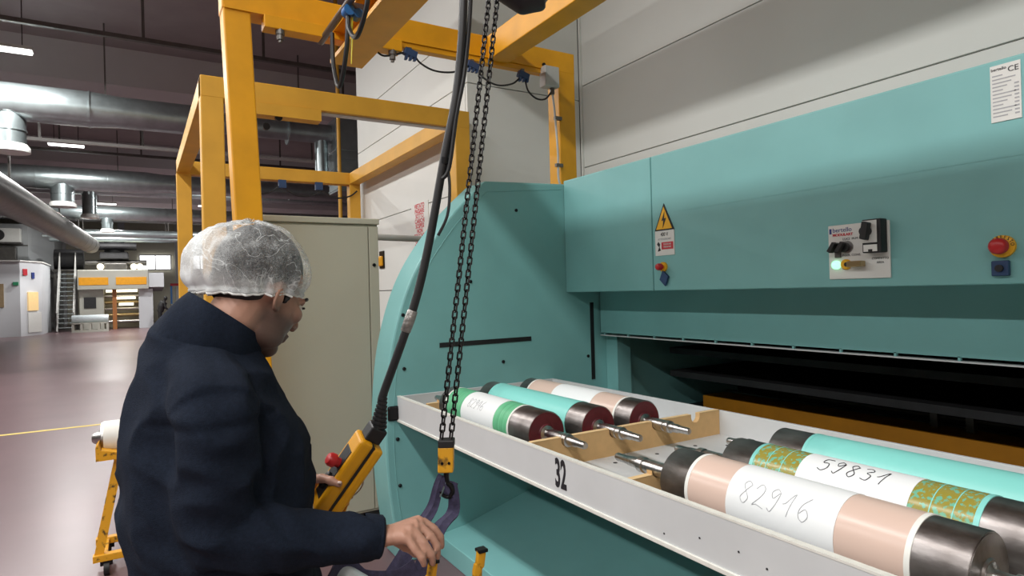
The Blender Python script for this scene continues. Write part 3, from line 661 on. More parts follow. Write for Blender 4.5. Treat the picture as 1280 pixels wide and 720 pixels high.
f = thing('festoon_cable', 'black cable looping between dark blue clips under the yellow beam', 'cable', (2.0, 3.78, 3.0))
cl = [(1.55, 3.135), (2.006, 3.13), (2.415, 3.125)]
cpts = [(1.31, 3.79, 3.12), (1.36, 3.79, 3.09), (1.42, 3.79, 3.10), (1.55, 3.79, 3.14), (1.62, 3.785, 3.08), (1.72, 3.78, 3.045), (1.86, 3.78, 3.06), (2.006, 3.79, 3.13), (2.08, 3.785, 3.06), (2.19, 3.78, 3.02), (2.32, 3.78, 3.05), (2.415, 3.79, 3.12), (2.45, 3.785, 3.02), (2.52, 3.78, 2.97), (2.60, 3.78, 2.98), (2.66, 3.78, 3.05)]
obj('cable', MB().sweep(spline(cpts, 6), .0065, seg=8), 'black', f, smooth=True)
for (x, z) in cl:
    c = obj('clip', MB().obox((x, 3.79, z), (.042, 0, -.012), (0, .02, 0), (.008, 0, .022)), 'bluedk', f, bevel=.005)
    for d in (-.03, 0, .03): obj('clip_tab', MB().obox((x+d, 3.785, z-.03), (.008, 0, 0), (0, .012, 0), (.004, 0, .018)), 'bluedk', c)
    obj('clip_hook', MB().box(x-.012, x+.012, 3.79, 3.82, z+.01, 3.175), 'galvd', c)
f = thing('cable_carrier', 'grey tube with bright blue clamps and hanging black cable loops', 'cable carrier', (1.0, 3.2, 2.9))
obj('tube', MB().cyl((1.0, 3.88, 3.14), (1.0, .5, 3.14), .02, seg=12), 'galvd', f, smooth=True)
for y in (3.30, 2.70, 1.9):
    k = obj('clamp', MB().lathe([(-.03, .03), (.03, .03)], (1.0, y, 3.10), (0, 1, 0), 14), 'bluepl', f, smooth=True)
    obj('clamp', MB().lathe([(-.03, .026), (.03, .026)], (1.05, y, 3.09), (0, 1, 0), 14), 'bluepl', f, smooth=True)
    obj('clamp_bolt', MB().cyl((1.0, y, 3.07), (1.0, y, 3.0), .012, seg=8), 'blackm', k)
    obj('clamp_arm', MB().box(.99, 1.11, y-.012, y+.012, 3.12, 3.15), 'galvd', k)
for (y0, y1, dz) in ((3.62, 3.30, .36), (3.30, 2.95, .2), (2.70, 1.9, .25)):
    obj('cable_loop', MB().sweep(spline([(1.0, y0, 3.1), (.995, y0-.03, 3.1-dz*.55), (.99, (y0+y1)/2, 3.1-dz), (.995, y1+.03, 3.1-dz*.55), (1.0, y1, 3.1)], 7), .013, seg=8), 'black', f, smooth=True)
obj('warning_strip', MB().sweep([(1.02, 3.30, 3.07), (1.02, 3.31, 2.95), (1.02, 3.33, 2.83)], [(.02, .002), (.016, .002), (.004, .002)], seg=6), mat('lemon_strip', srgb(240, 226, 60), .5), f)

# ------------------------------------------------------------------ farther yellow frame
g = thing('steel_frame', 'paler yellow box frame standing farther back beside the white enclosure', 'frame', (1.65, 7.3, 0))
for (y0, m_) in ((5.5, 'yellow2'), (9.05, 'yellow2')):
    for (x0, x1) in ((.46, .63), (2.70, 2.86)): obj('post', MB().box(x0, x1, y0, y0+.15, 0, 3.36), m_, g, bevel=.008)
    obj('top_beam', MB().box(.46, 2.86, y0-.002, y0+.152, 3.19, 3.363), m_, g, bevel=.008)
for x in (.46, 2.70): obj('side_beam', MB().box(x, x+.15, 5.65, 9.05, 3.2, 3.36), 'yellow2', g, bevel=.006)
obj('c_rail', MB().box(.87, 1.40, 5.47, 5.6, 3.09, 3.188), 'yellow2', g)
obj('under_slot', MB().box(.66, 2.68, 5.54, 5.62, 3.18, 3.19), 'conduit', g)
for (x, z) in ((1.05, 3.085), (.95, 3.0)): obj('cable_clip', MB().lathe([(-.015, .03), (.015, .03)], (x, 5.5, z+.0), (0, 1, 0), 10), 'blackm', g)
for x in (1.15, 1.75, 2.25):
    obj('clip', MB().box(x-.05, x+.05, 9.0, 9.06, 3.08, 3.19), 'bluedk', g)
    obj('cable', MB().sweep(spline([(x, 9.02, 3.1), (x+.15, 9.02, 3.0), (x+.3, 9.02, 2.98), (x+.45, 9.02, 3.02), (x+.55, 9.02, 3.1)], 5), .012, seg=6), 'black', g)

# ------------------------------------------------------------------ beige cabinet and things on the far wall
c = thing('electrical_cabinet', 'tall beige steel cabinet behind the worker', 'cabinet', (1.06, 4.5, 0))
obj('body', MB().box(.66, 1.445, 4.215, 4.78, .08, 2.06), 'beige', c, bevel=.006)
obj('door', MB().box(.672, 1.372, 4.198, 4.215, .10, 2.045), 'beige', c, bevel=.005)
obj('side_strip', MB().box(1.378, 1.445, 4.200, 4.215, .10, 2.045), 'beige', c, bevel=.004)
obj('top_cap', MB().box(.65, 1.452, 4.19, 4.79, 2.06, 2.10), 'beige', c, bevel=.006)
obj('plinth', MB().box(.68, 1.43, 4.23, 4.76, 0, .08), 'dark', c)
lk = obj('lock', MB().lathe([(0, .012), (.008, .012)], (1.41, 4.2, 1.78), (0, -1, 0), 12), 'blackm', c)
obj('hinge', MB().box(.668, .68, 4.19, 4.2, .4, .5), 'galvd', c); obj('hinge', MB().box(.668, .68, 4.19, 4.2, 1.7, 1.8), 'galvd', c)
s = thing('safety_notice', 'white notice with red lettering on the white enclosure wall', 'sign', (2.92, 6.98, 2.1))
obj('board', MB().box(2.922, 2.93, 6.72, 7.24, 2.10, 2.66), 'wallw', s)
for i in range(9):
    obj('lettering', text_mesh(('VIETATO', 'PASSARE', 'SOTTO', 'CARICHI', 'SOSPESI', 'NON', 'TOCCARE', 'ORGANI', 'IN MOTO')[i], .075, on_x(2.9212, 6.98, 2.62-i*.06), 1.0, bold=.002), 'redprint', s)
p = thing('guard_rail', 'round pale grey rail between the beige cabinet and white wall', 'rail', (2.1, 5.2, 0))
obj('rail', MB().cyl((1.40, 5.05, 2.06), (2.92, 5.35, 2.06), .028, seg=14), 'conduit', p, smooth=True)
obj('post', MB().cyl((1.42, 5.06, 0), (1.42, 5.06, 2.06), .028, seg=14), 'conduit', p, smooth=True)
p = thing('door_latch', 'small yellow latch on the white wall beyond the beige cabinet', 'latch', (2.92, 8.36, 1.95))
obj('plate', MB().box(2.915, 2.93, 8.27, 8.45, 1.93, 2.17), 'blackm', p)
obj('handle', MB().box(2.88, 2.916, 8.28, 8.46, 1.96, 2.10), 'yellow', p, bevel=.02)

# ------------------------------------------------------------------ chain hoist
h = thing('chain_hoist', 'black chain hoist with two long dark chains and yellow hook block', 'hoist', (1.03, 1.6, 2.42))
obj('bridge_beam', MB().box(.72, 2.36, 1.54, 1.66, 2.90, 3.008), 'yellow', h)
obj('trolley', MB().box(2.12, 2.30, 1.53, 1.67, 3.0, 3.192), 'blackm', h)
obj('suspension_hook', MB().box(.99, 1.07, 1.57, 1.63, 2.70, 2.905), 'blackm', h)
mb = MB(); mb.ball((1.03, 1.597, 2.585), (.12, .09, .15)); mb.sweep([(.93, 1.65, 2.62), (.96, 1.635, 2.52), (1.03, 1.595, 2.46), (1.08, 1.565, 2.47)], [.05, .05, .045, .04])
obj('hoist_body', remesh(mb, .012, 3, 'hoist_body'), 'black', h)
TOPS = (V((.940, 1.650, 2.50)), V((.962, 1.637, 2.50))); BOTS = (V((.680, 1.518, 1.185)), V((.702, 1.506, 1.185)))
def chain(a, b, wire=.0026, pitchl=.019, w=.0068):
    d = b-a; n = int(d.length/pitchl); d.normalize(); x = d.cross(V((0, 1, 0))).normalized(); y = d.cross(x); mb = MB()
    for i in range(n+1):
        c = a+d*(i*pitchl); s_ = x if i % 2 else y; pts = []
        hl = pitchl*.5+wire*.6
        for k in range(10):
            t_ = 2*math.pi*k/10; cs, sn = math.cos(t_), math.sin(t_)
            pts.append(c+d*((hl-w*.6)*(1 if cs > 0 else -1)+cs*w*.75 if abs(cs) > 1e-6 else 0)+s_*(sn*w))
        pts.append(pts[0]); pts.append(pts[1])
        mb.sweep(pts[:-1], wire, seg=5, cap=False, ref=d.cross(s_))
    return mb
for a, b in zip(TOPS, BOTS):
    o = obj('chain', chain(a, b), 'chain', h); o['kind'] = 'stuff'
bag = MB().sweep(spline([(.722, 1.50, 1.33), (.724, 1.499, 1.36), (.722, 1.50, 1.40), (.727, 1.497, 1.43)], 4), [.006]*13, seg=8)
blk = V((.6905, 1.512, 1.14))
def ob(c, hx, hy, hz, tw=30): # box turned about z
    a = R(-tw); return MB().obox(c, V((math.cos(a), math.sin(a), 0))*hx, V((-math.sin(a), math.cos(a), 0))*hy, V((.05, .02, 1))*hz)
hb = obj('hook_block', ob(blk, .0205, .018, .034), 'yellow_worn', h, bevel=.004)
obj('block_cap', ob(blk+V((.003, .001, .041)), .021, .02, .010), 'black', hb, bevel=.003)
for dx in (-.009, .009): obj('block_screw', MB().cyl(blk+V((dx*.86-.0091, -dx*.5-.0157, -.008)), blk+V((dx*.86-.0101, -dx*.5-.0177, -.008)), .004, seg=8), 'blackm', hb)
hk = spline([blk+V(p) for p in ((0, 0, -.03), (0, 0, -.052), (.002, 0, -.065), (.010, -.005, -.074), (.013, -.007, -.088), (.004, -.002, -.102), (-.008, .004, -.098), (-.014, .007, -.086))], 6)
obj('hook', MB().sweep(hk, [.0075]*10+[.007]*20+[.005]*(len(hk)-30), seg=10), 'blackm', h, smooth=True)
obj('latch', MB().sweep([blk+V((0, 0, -.055)), blk+V((-.008, .004, -.08)), blk+V((-.016, .008, -.1))], [(.006, .003)]*3, seg=8), 'galv', h)

# lifting sling: two webbing legs from the hook down to the roll on the trolley
s = thing('lifting_sling', 'dark purple webbing sling hanging from the hook under the right hand', 'sling', (.60, 1.50, .8))
hkb = blk+V((.004, -.002, -.094))
def strap(pts, w, th=.004, side=(.857, -.515, 0)):
    pts = spline(pts, 7); vs = []; fs = []; n = len(pts)
    for i, p in enumerate(pts):
        tt = (pts[min(i+1, n-1)]-pts[max(i-1, 0)]).normalized(); sd = V(side); sd = (sd-tt*sd.dot(tt)).normalized(); nn = tt.cross(sd)
        ww = w[0]+(w[1]-w[0])*i/(n-1)
        for q in range(7):
            u = (q-3)/3; bow = .006*math.cos(u*3)*(1 if q % 2 else .4)
            vs.append(p+sd*(u*ww)+nn*(th/2+bow*.5))
        for q in range(6, -1, -1):
            u = (q-3)/3; bow = .006*math.cos(u*3)*(1 if q % 2 else .4)
            vs.append(p+sd*(u*ww)+nn*(-th/2+bow*.5))
    for i in range(n-1):
        for q in range(14): fs.append((i*14+q, i*14+(q+1) % 14, (i+1)*14+(q+1) % 14, (i+1)*14+q))
    fs.append(tuple(range(13, -1, -1))); fs.append(tuple(range((n-1)*14, n*14)))
    return MB().add(vs, fs)
obj('webbing_leg', strap([hkb+V((-.014, .008, .05)), hkb+V((-.024, .014, .02)), hkb+V((-.040, .02, -.035)), (.600, 1.51, .965), (.555, 1.48, .925), (.50, 1.47, .86), (.46, 1.48, .76)], (.011, .024)), 'sling', s, smooth=True)
obj('webbing_leg', strap([hkb+V((.010, -.004, .02)), hkb+V((.012, -.006, -.01)), hkb+V((.008, -.004, -.05)), (.648, 1.475, .975), (.600, 1.46, .905), (.56, 1.44, .83), (.55, 1.43, .74)], (.012, .026)), 'sling', s, smooth=True)
obj('webbing_leg', strap([(.575, 1.44, .90), (.52, 1.44, .885), (.44, 1.46, .90), (.40, 1.46, .945), (.36, 1.42, .93)], (.03, .026), side=(.1, .3, .95)), 'sling', s, smooth=True)
obj('stitched_loop', strap([hkb+V((-.014, .004, .045)), hkb+V((0, 0, .0)), hkb+V((.014, -.004, .03))], (.012, .012)), 'sling', s, smooth=True)

# ------------------------------------------------------------------ pendant control and its cable
PA = V((.381, 1.581, 1.052)); PB = V((.488, 1.516, 1.221)); pax = (PB-PA).normalized()
pn = (CR*-.90-Fw*.44); pn = (pn-pax*pn.dot(pax)).normalized(); ps = pax.cross(pn).normalized()
if ps.dot(Fw) > 0: ps = -ps
pc = (PA+PB)/2
pd = thing('pendant_control', 'yellow hand pendant with red stop button, held in the left hand', 'pendant', PA)
L2 = (PB-PA).length/2
def pbx(cn, cs, ca, hn, hs, ha): return MB().obox(pc+pn*cn+ps*cs+pax*ca, pn*hn, ps*hs, pax*ha)
obj('back_shell', pbx(-.026, 0, 0, .0145, .031, L2*.93), 'yellow', pd, bevel=.009, seg=3)
obj('seam', pbx(-.008, 0, 0, .005, .028, L2*.93), 'black', pd)
fs_ = obj('front_shell', pbx(.013, 0, 0, .0185, .034, L2), 'yellow_worn' if False else 'yellow', pd, bevel=.010, seg=3)
obj('button_recess', pbx(.0315, 0, -.006, .0015, .021, L2*.66), 'black', fs_, bevel=.001)
sb = obj('stop_button', MB().lathe([(0, .012), (.014, .012), (.014, .017), (.026, .017), (.032, .013), (.034, .005)], pc+pn*.0325+pax*.018, pn, 22), 'red', pd, smooth=True)
obj('push_button', MB().lathe([(0, .010), (.008, .010), (.010, .007)], pc+pn*.0325+pax*-.022, pn, 18), 'black', pd, smooth=True)
obj('push_button', MB().lathe([(0, .010), (.008, .010), (.010, .007)], pc+pn*.0325+pax*-.048, pn, 18), 'black', pd, smooth=True)
obj('neck', pbx(.0, 0, L2+.018, .022, .021, .020), 'black', pd, bevel=.005)
CB = [V((.52, 1.497, 1.336)), V((.584, 1.458, 1.532)), V((.621, 1.435, 1.69)), V((.659, 1.411, 1.908)), V((.696, 1.395, 2.105)), V((.722, 1.40, 2.35)), V((.78, 1.5, 2.72)), V((.84, 1.6, 2.95))]
nk = pc+pax*(L2+.035); prof = []
dd = (CB[0]-nk); LL = dd.length
for i in range(9):
    a = LL*i/9; r_ = .021-.011*i/8; prof += [(a, r_), (a+LL*.06, r_), (a+LL*.065, r_*.78), (a+LL/9-.0005, r_*.78)]
obj('strain_relief', MB().lathe(prof, nk, dd, 18), 'black', pd, smooth=True)
obj('steel_ring', MB().sweep([pc-pn*.042+pax*(-.02+.03*math.sin(a))+ps*(.018*math.cos(a))*.6-pn*(.012*math.cos(a)) for a in [2*math.pi*k/16 for k in range(17)]], .002, seg=6), 'shaft', pd)
obj('hang_strap', MB().sweep([pc-pn*.03-pax*.02+ps*-.01, pc-pn*.045-pax*.06, pc-pn*.055-pax*.10], [(.016, .006)]*3, seg=8), 'yellow', pd)
cb = thing('pendant_cable', 'thick black cable running up from the yellow pendant', 'cable', (.6, 1.45, 1.34))
obj('cable', MB().sweep(spline([nk+dd*.8]+CB, 10), .0105, seg=12), 'black', cb, smooth=True)
obj('strain_wire', MB().sweep(spline([V((.652, 1.408, 1.86)), V((.668, 1.40, 1.89)), V((.688, 1.392, 2.02)), V((.712, 1.385, 2.14)), V((.742, 1.40, 2.35)), V((.80, 1.5, 2.7)), V((.86, 1.6, 2.95))], 8), .0055, seg=8), 'black', cb, smooth=True)
obj('strain_wire', MB().sweep(spline([V((.665, 1.405, 1.90)), V((.668, 1.40, 1.84)), V((.660, 1.40, 1.77)), V((.640, 1.415, 1.72))], 6), .004, seg=8), 'black', cb, smooth=True)
tp = V((.577, 1.462, 1.51)); td = (CB[1]-CB[0]).normalized()
obj('tape_wrap', MB().lathe([(-.028, .0118), (-.026, .013), (.0, .0138), (.026, .013), (.028, .0118)], tp, td, 14), mat('silver_tape', srgb(140, 136, 132), .35, metal=.4, var=.3, scale=80, bump=.3, bscale=120), cb, smooth=True)
obj('tape_wrap', MB().lathe([(-.008, .0118), (.008, .0125)], V((.661, 1.410, 1.905)), (CB[3]-CB[2]), 14), 'blackm', cb, smooth=True)

# ------------------------------------------------------------------ roll trolleys
t = thing('roll_trolley', 'worn yellow trolley frame with upright hooks beside the teal machine', 'trolley', (.62, 1.2, 0))
for (x, y, z) in ((.575, 1.35, .955), (.672, 1.292, .978), (.62, .80, .97), (.72, .76, .97)):
    obj('hook_post', MB().sweep(spline([(x-.01, y, .12), (x-.012, y, .5), (x-.012, y, z-.08), (x-.004, y, z-.035), (x+.002, y, z)], 4), [(.009, .013)]*16+[(.008, .012)], seg=8), 'yellow_worn', t, smooth=True)
    obj('hook_tip', MB().obox((x+.002, y, z), (.012, 0, 0), (0, .012, 0), (0, 0, .004)), 'blackm', t, bevel=.002)
for y in (1.35, .80): obj('cross_bar', MB().bar((.36, y, .14), (.80, y-.05, .14), .04, .04), 'yellow_worn', t)
obj('side_bar', MB().bar((.55, 1.42, .14), (.60, .70, .14), .04, .04), 'yellow_worn', t); obj('side_bar', MB().bar((.76, 1.36, .14), (.80, .66, .14), .04, .04), 'yellow_worn', t)
for (x, y) in ((.40, 1.35), (.78, 1.31), (.42, .80), (.78, .76)):
    w_ = obj('caster', MB().lathe([(-.016, .05), (.016, .05)], (x, y, .05), (1, 0, 0), 16), 'black', t, smooth=True)
    obj('caster_fork', MB().box(x-.025, x+.025, y-.02, y+.02, .09, .125), 'galvd', w_)
obj('bed', MB().box(.33, .60, .82, 1.53, .15, .17), 'yellow_worn', t)
r_ = thing('wrapped_roll', 'small clear-wrapped roll under the worker sleeve', 'roll', (.41, 1.37, .8))
ra, rb_ = V((.395, 1.465, .895)), V((.46, 1.26, .88))
obj('core', MB().cyl(ra, rb_, .05, seg=28), 'film', r_, smooth=True)
obj('white_sleeve', MB().cyl(ra.lerp(rb_, .45), ra.lerp(rb_, .9), .052, seg=28), 'paper', r_, smooth=True)
obj('spindle', MB().cyl(ra-(rb_-ra)*.2, rb_+(rb_-ra)*.2, .014, seg=14), 'shaft', r_, smooth=True)
for q in (-.14, 1.14):
    c_ = ra.lerp(rb_, q); obj('cradle_post', MB().box(c_.x-.012, c_.x+.012, c_.y-.012, c_.y+.012, .15, c_.z-.012), 'yellow_worn', t)
    obj('cradle_fork', MB().box(c_.x-.03, c_.x+.03, c_.y-.012, c_.y+.012, c_.z-.03, c_.z-.012), 'yellow_worn', t)

t = thing('roll_trolley', 'yellow floor trolley with leaning legs carrying a white roll behind the worker', 'trolley', (.0, 4.4, 0))
for (x0, x1) in ((-.225, -.13), (.42, .30)):
    for y in (4.32, 4.62):
        obj('leg', MB().bar((x0, y, .10), (x1+(.02 if x0 < 0 else -.02), y+(.05 if y < 4.5 else -.05), .66), .045, .02, up=(0, 1, 0)), 'yellow_worn', t)
        obj('caster', MB().lathe([(-.014, .04), (.014, .04)], (x0+.04*(1 if x0 < 0 else -1), y, .04), (1, 0, 0), 14), 'black', t, smooth=True)
        obj('caster_fork', MB().box(x0+.04*(1 if x0 < 0 else -1)-.03, x0+.04*(1 if x0 < 0 else -1)+.03, y-.02, y+.02, .06, .10), 'blackm', t)
for y in (4.32, 4.62): obj('foot_bar', MB().box(-.25, .45, y-.025, y+.025, .085, .125), 'yellow_worn', t, bevel=.004)
for x in (-.2, .38): obj('side_bar', MB().box(x-.02, x+.02, 4.32, 4.62, .09, .12), 'yellow_worn', t)
obj('cradle_end', MB().prism([(-.225, .66), (-.12, .66), (-.12, .70), (-.2, .72), (-.21, .76), (-.225, .74)], 'y', 4.3, 4.64), 'yellow_worn', t)
obj('top_bar', MB().box(-.2, .36, 4.44, 4.5, .63, .67), 'yellow_worn', t)
r_ = thing('white_roll', 'white roll with steel end lying on the yellow trolley behind the worker', 'roll', (.08, 4.47, .67))
obj('sleeve', MB().cyl((-.19, 4.47, .765), (.34, 4.47, .765), .095, seg=32), 'ringw', r_, smooth=True)
obj('steel_end', MB().lathe([(0, .09), (.012, .088), (.014, .05), (.05, .03), (.06, .02)], (-.19, 4.47, .765), (-1, 0, 0), 24), 'shaft', r_, smooth=True)
# unseen bar added high above the machine to cast shade on the wall
t = thing('shade_bar', 'wide grey bar added unseen above the machine aisle to shade the wall', 'duct', (1.9, 1.2, 4.45))
obj('duct', MB().box(1.75, 2.05, -10, 5.6, 4.45, 4.75), 'conduit', t)  # body of the added shade bar
for y in (-8, -4, 0, 4): obj('hanger', MB().box(1.88, 1.92, y-.02, y+.02, 4.74, 7.5), 'galvd', t)  # rods of the added shade bar

# ------------------------------------------------------------------ worker
PR = V((.150, 1.412, 0)); FA = R(0)
def B(x, y, z): return V((PR.x+x*math.cos(FA)-y*math.sin(FA), PR.y+x*math.sin(FA)+y*math.cos(FA), z))
def IM(px, py, D):   # point seen at a photo position, at a chosen depth
    d = Fw+CR*((px-640)/780)-CU*((py-360)/780); return V((0, 0, HC))+d*D
worker = thing('person', 'worker in navy fleece jacket and white hairnet holding a yellow pendant', 'person', PR)
HY, HP = R(30), R(28); HM = Matrix.Rotation(HY, 3, 'Z') @ Matrix.Rotation(HP, 3, 'Y')
HCN = IM(325, 362, 1.325)
def Hd(x, y, z): return HCN+HM @ V((x, y, z))
def ell(mb, x, y, z, r): mb.ball(Hd(x, y, z), r, HM)
RW, LW = IM(476, 671, 1.215), IM(374, 606, 1.57)
RE, LE = IM(274, 668, 1.125), B(.07, .25, 1.13)
RS, LS = IM(268, 528, 1.125), B(-.05, .175, 1.375)
bd = MB()
# head
ell(bd, -.014, 0, .028, (.097, .076, .098)); ell(bd, .032, 0, -.03, (.066, .064, .088)); ell(bd, .03, 0, -.075, (.058, .056, .05))
ell(bd, .066, 0, -.104, (.026, .028, .022)); ell(bd, .03, -.032, -.085, (.045, .026, .032)); ell(bd, .03, .032, -.085, (.045, .026, .032))
ell(bd, .076, 0, .012, (.028, .05, .014))
for s in (-1, 1): ell(bd, .068, s*.036, -.025, (.026, .024, .022))
bd.sweep([Hd(.094, 0, .002), Hd(.105, 0, -.015), Hd(.116, 0, -.033), Hd(.112, 0, -.043)], [(.008, .009), (.009, .011), (.012, .012), (.011, .009)], seg=10)
for s in (-1, 1): ell(bd, .102, s*.011, -.04, (.011, .008, .008))
ell(bd, .092, 0, -.066, (.014, .024, .0065)); ell(bd, .090, 0, -.077, (.013, .021, .007))
for s in (-1, 1):   # ears
    bd.sweep([Hd(-.006+.011*math.cos(a), s*(.069+.004*abs(math.cos(a))+(.008 if math.cos(a) < 0 else 0)), -.026+.022*math.sin(a)) for a in [R(60)+R(300)*k/14 for k in range(15)]], .0045, seg=8)
    ell(bd, -.002, s*.073, -.022, (.011, .007, .020)); ell(bd, .002, s*.073, -.045, (.007, .005, .009))
# neck, trunk, legs
bd.sweep([B(-.04, 0, 1.38), IM(270, 428, 1.285), HCN+HM @ V((-.03, 0, -.075)), HCN+HM @ V((-.015, 0, -.02))], [.06, .056, .053, .058], seg=18)
bd.sweep([B(.02, 0, .9), B(0, 0, 1.1), B(-.03, 0, 1.3), B(-.045, 0, 1.40)], [(.14, .10), (.13, .10), (.13, .09), (.09, .07)], seg=20, ref=(math.cos(FA), math.sin(FA), 0))
for s in (-1, 1):
    bd.sweep([B(0, s*.09, .92), B(.015, s*.10, .5), B(-.01, s*.11, .1), B(.0, s*.11, .05)], [.085, .055, .038, .04], seg=14)
    bd.sweep([B(-.05, s*.11, .04), B(.05, s*.115, .04), B(.15, s*.12, .03)], [.03, .035, .022], seg=12)
def arm(mb, a, b, c, r): mb.sweep(spline([a, a.lerp(b, .5), b, b.lerp(c, .5), c], 4), [r[0]+(r[1]-r[0])*i/16 for i in range(17)], seg=14)
arm(bd, RS, RE, RW, (.045, .026)); arm(bd, LS, LE, LW, (.045, .025))
# right hand: back of the hand to the camera, fingers closing over the sling
def finger(mb, pts, r0, r1): 
    P_ = spline(pts, 4); n = len(P_); mb.sweep(P_, [r0+(r1-r0)*i/(n-1) for i in range(n)], seg=10); mb.ball(P_[-1], r1, seg=10, rings=8)
    for q in pts[1:-1]: mb.ball(q, r0*1.0, seg=10, rings=8)
MC = [IM(509, 671, 1.195), IM(517, 663, 1.212), IM(523, 656, 1.232), IM(527, 651, 1.255)]
for q, r in zip(MC, (.013, .014, .0145, .014)): bd.sweep([RW.lerp(q, .02), RW.lerp(q, .5), q], [(.016), (.0155), r], seg=12)
bd.sweep([RW-(RW-RE).normalized()*-.0, RW.lerp(MC[1], .4)], [(.027, .021), (.03, .018)], seg=14)
fing = [([(518, 686, 1.188), (527, 697, 1.187), (530, 706, 1.19)], .0092, .0066), ([(530, 679, 1.205), (539, 693, 1.205), (541, 704, 1.21)], .0096, .007),
        ([(538, 670, 1.228), (546, 683, 1.228), (547, 696, 1.232)], .0098, .007), ([(542, 661, 1.255), (550, 671, 1.257), (552, 683, 1.26)], .0096, .007)]
for q, (pts, r0, r1) in zip(MC, fing): finger(bd, [q]+[IM(*p) for p in pts], r0, r1)
finger(bd, [IM(490, 672, 1.25), IM(506, 682, 1.275), IM(520, 690, 1.285), IM(532, 694, 1.28)], .0125, .008)
# left hand: thumb on the pendant front, fingers around its back
LP_ = [IM(398, 598, 1.585), IM(398, 607, 1.59), IM(397, 616, 1.59), IM(395, 625, 1.585)]
for q in LP_: bd.sweep([LW, LW.lerp(q, .5), q], [.018, .016, .013], seg=12)
bd.sweep([LW, LW.lerp(LP_[1], .6)], [(.024, .02), (.026, .018)], seg=14)
for k, q in enumerate(LP_):
    d = k*1.0
    finger(bd, [q, IM(418-2*k, 598+9*k, 1.615), IM(440-5*k, 600+9*k, 1.610), IM(449-5*k, 603+9*k, 1.585)], .0095, .007)
finger(bd, [IM(386, 601, 1.55), IM(402, 598, 1.525), IM(414, 601, 1.512), IM(424, 605, 1.508)], .0125, .0085)
bm_ = remesh(bd, .0042, 3, 'body', fac=.4)
HI = HM.inverted(); st = []
for v in bm_.vertices:
    p = HI @ (v.co-HCN)
    a_ = max(0, min(1, (-.018-p.z)/.035))*max(0, min(1, (p.x+.03)/.03))*(1 if p.length < .2 else 0)
    st.append(a_*.9)
at = bm_.attributes.new('stubble', 'FLOAT', 'POINT'); at.data.foreach_set('value', st)
body = obj('body', bm_, 'skin', worker)
nt = M['skin'].node_tree; bs = nt.nodes['Principled BSDF']; src = bs.inputs['Base Color'].links[0].from_socket
an = N(nt, 'ShaderNodeAttribute'); an.attribute_name = 'stubble'; mx = N(nt, 'ShaderNodeMix'); mx.data_type = 'RGBA'
mx.inputs[7].default_value = srgb(84, 66, 60)+(1,)
nt.links.new(an.outputs['Fac'], mx.inputs[0]); nt.links.new(src, mx.inputs[6]); nt.links.new(mx.outputs[2], bs.inputs['Base Color'])
obj('thumb_nail', MB().ball(IM(424.5, 603, 1.4995), (.0055, .0055, .0035), seg=12, rings=8), 'nail', body, smooth=True)
# eyes and brows
for s in (-1, 1):
    obj('eye', MB().ball(Hd(.082, s*.032, -.006), .0115, seg=14, rings=10), mat('eye_white', srgb(225, 220, 214), .3), body, smooth=True)
    obj('eyelashes', MB().sweep([Hd(.090, s*.018, .001), Hd(.0965, s*.03, .002), Hd(.089, s*.045, -.002)], .0028, seg=6), 'hair', body)
    obj('eyebrow', MB().sweep([Hd(.097, s*.014, .018), Hd(.096, s*.034, .023), Hd(.078, s*.056, .016)], [(.004, .003), (.005, .004), (.003, .002)], seg=8), 'hair', body)
# stubble and hair
hr = MB(); hr.ball(Hd(-.02, 0, .036), (.099, .078, .098), HM); ell(hr, -.045, 0, -.012, (.062, .066, .055))
for s in (-1, 1): hr.sweep([Hd(.02, s*.072, .03), Hd(.018, s*.073, -.005), Hd(.016, s*.069, -.03)], [(.012, .006), (.011, .006), (.005, .003)], seg=8)
obj('hair', remesh(hr, .006, 3, 'hair'), 'hair', worker)
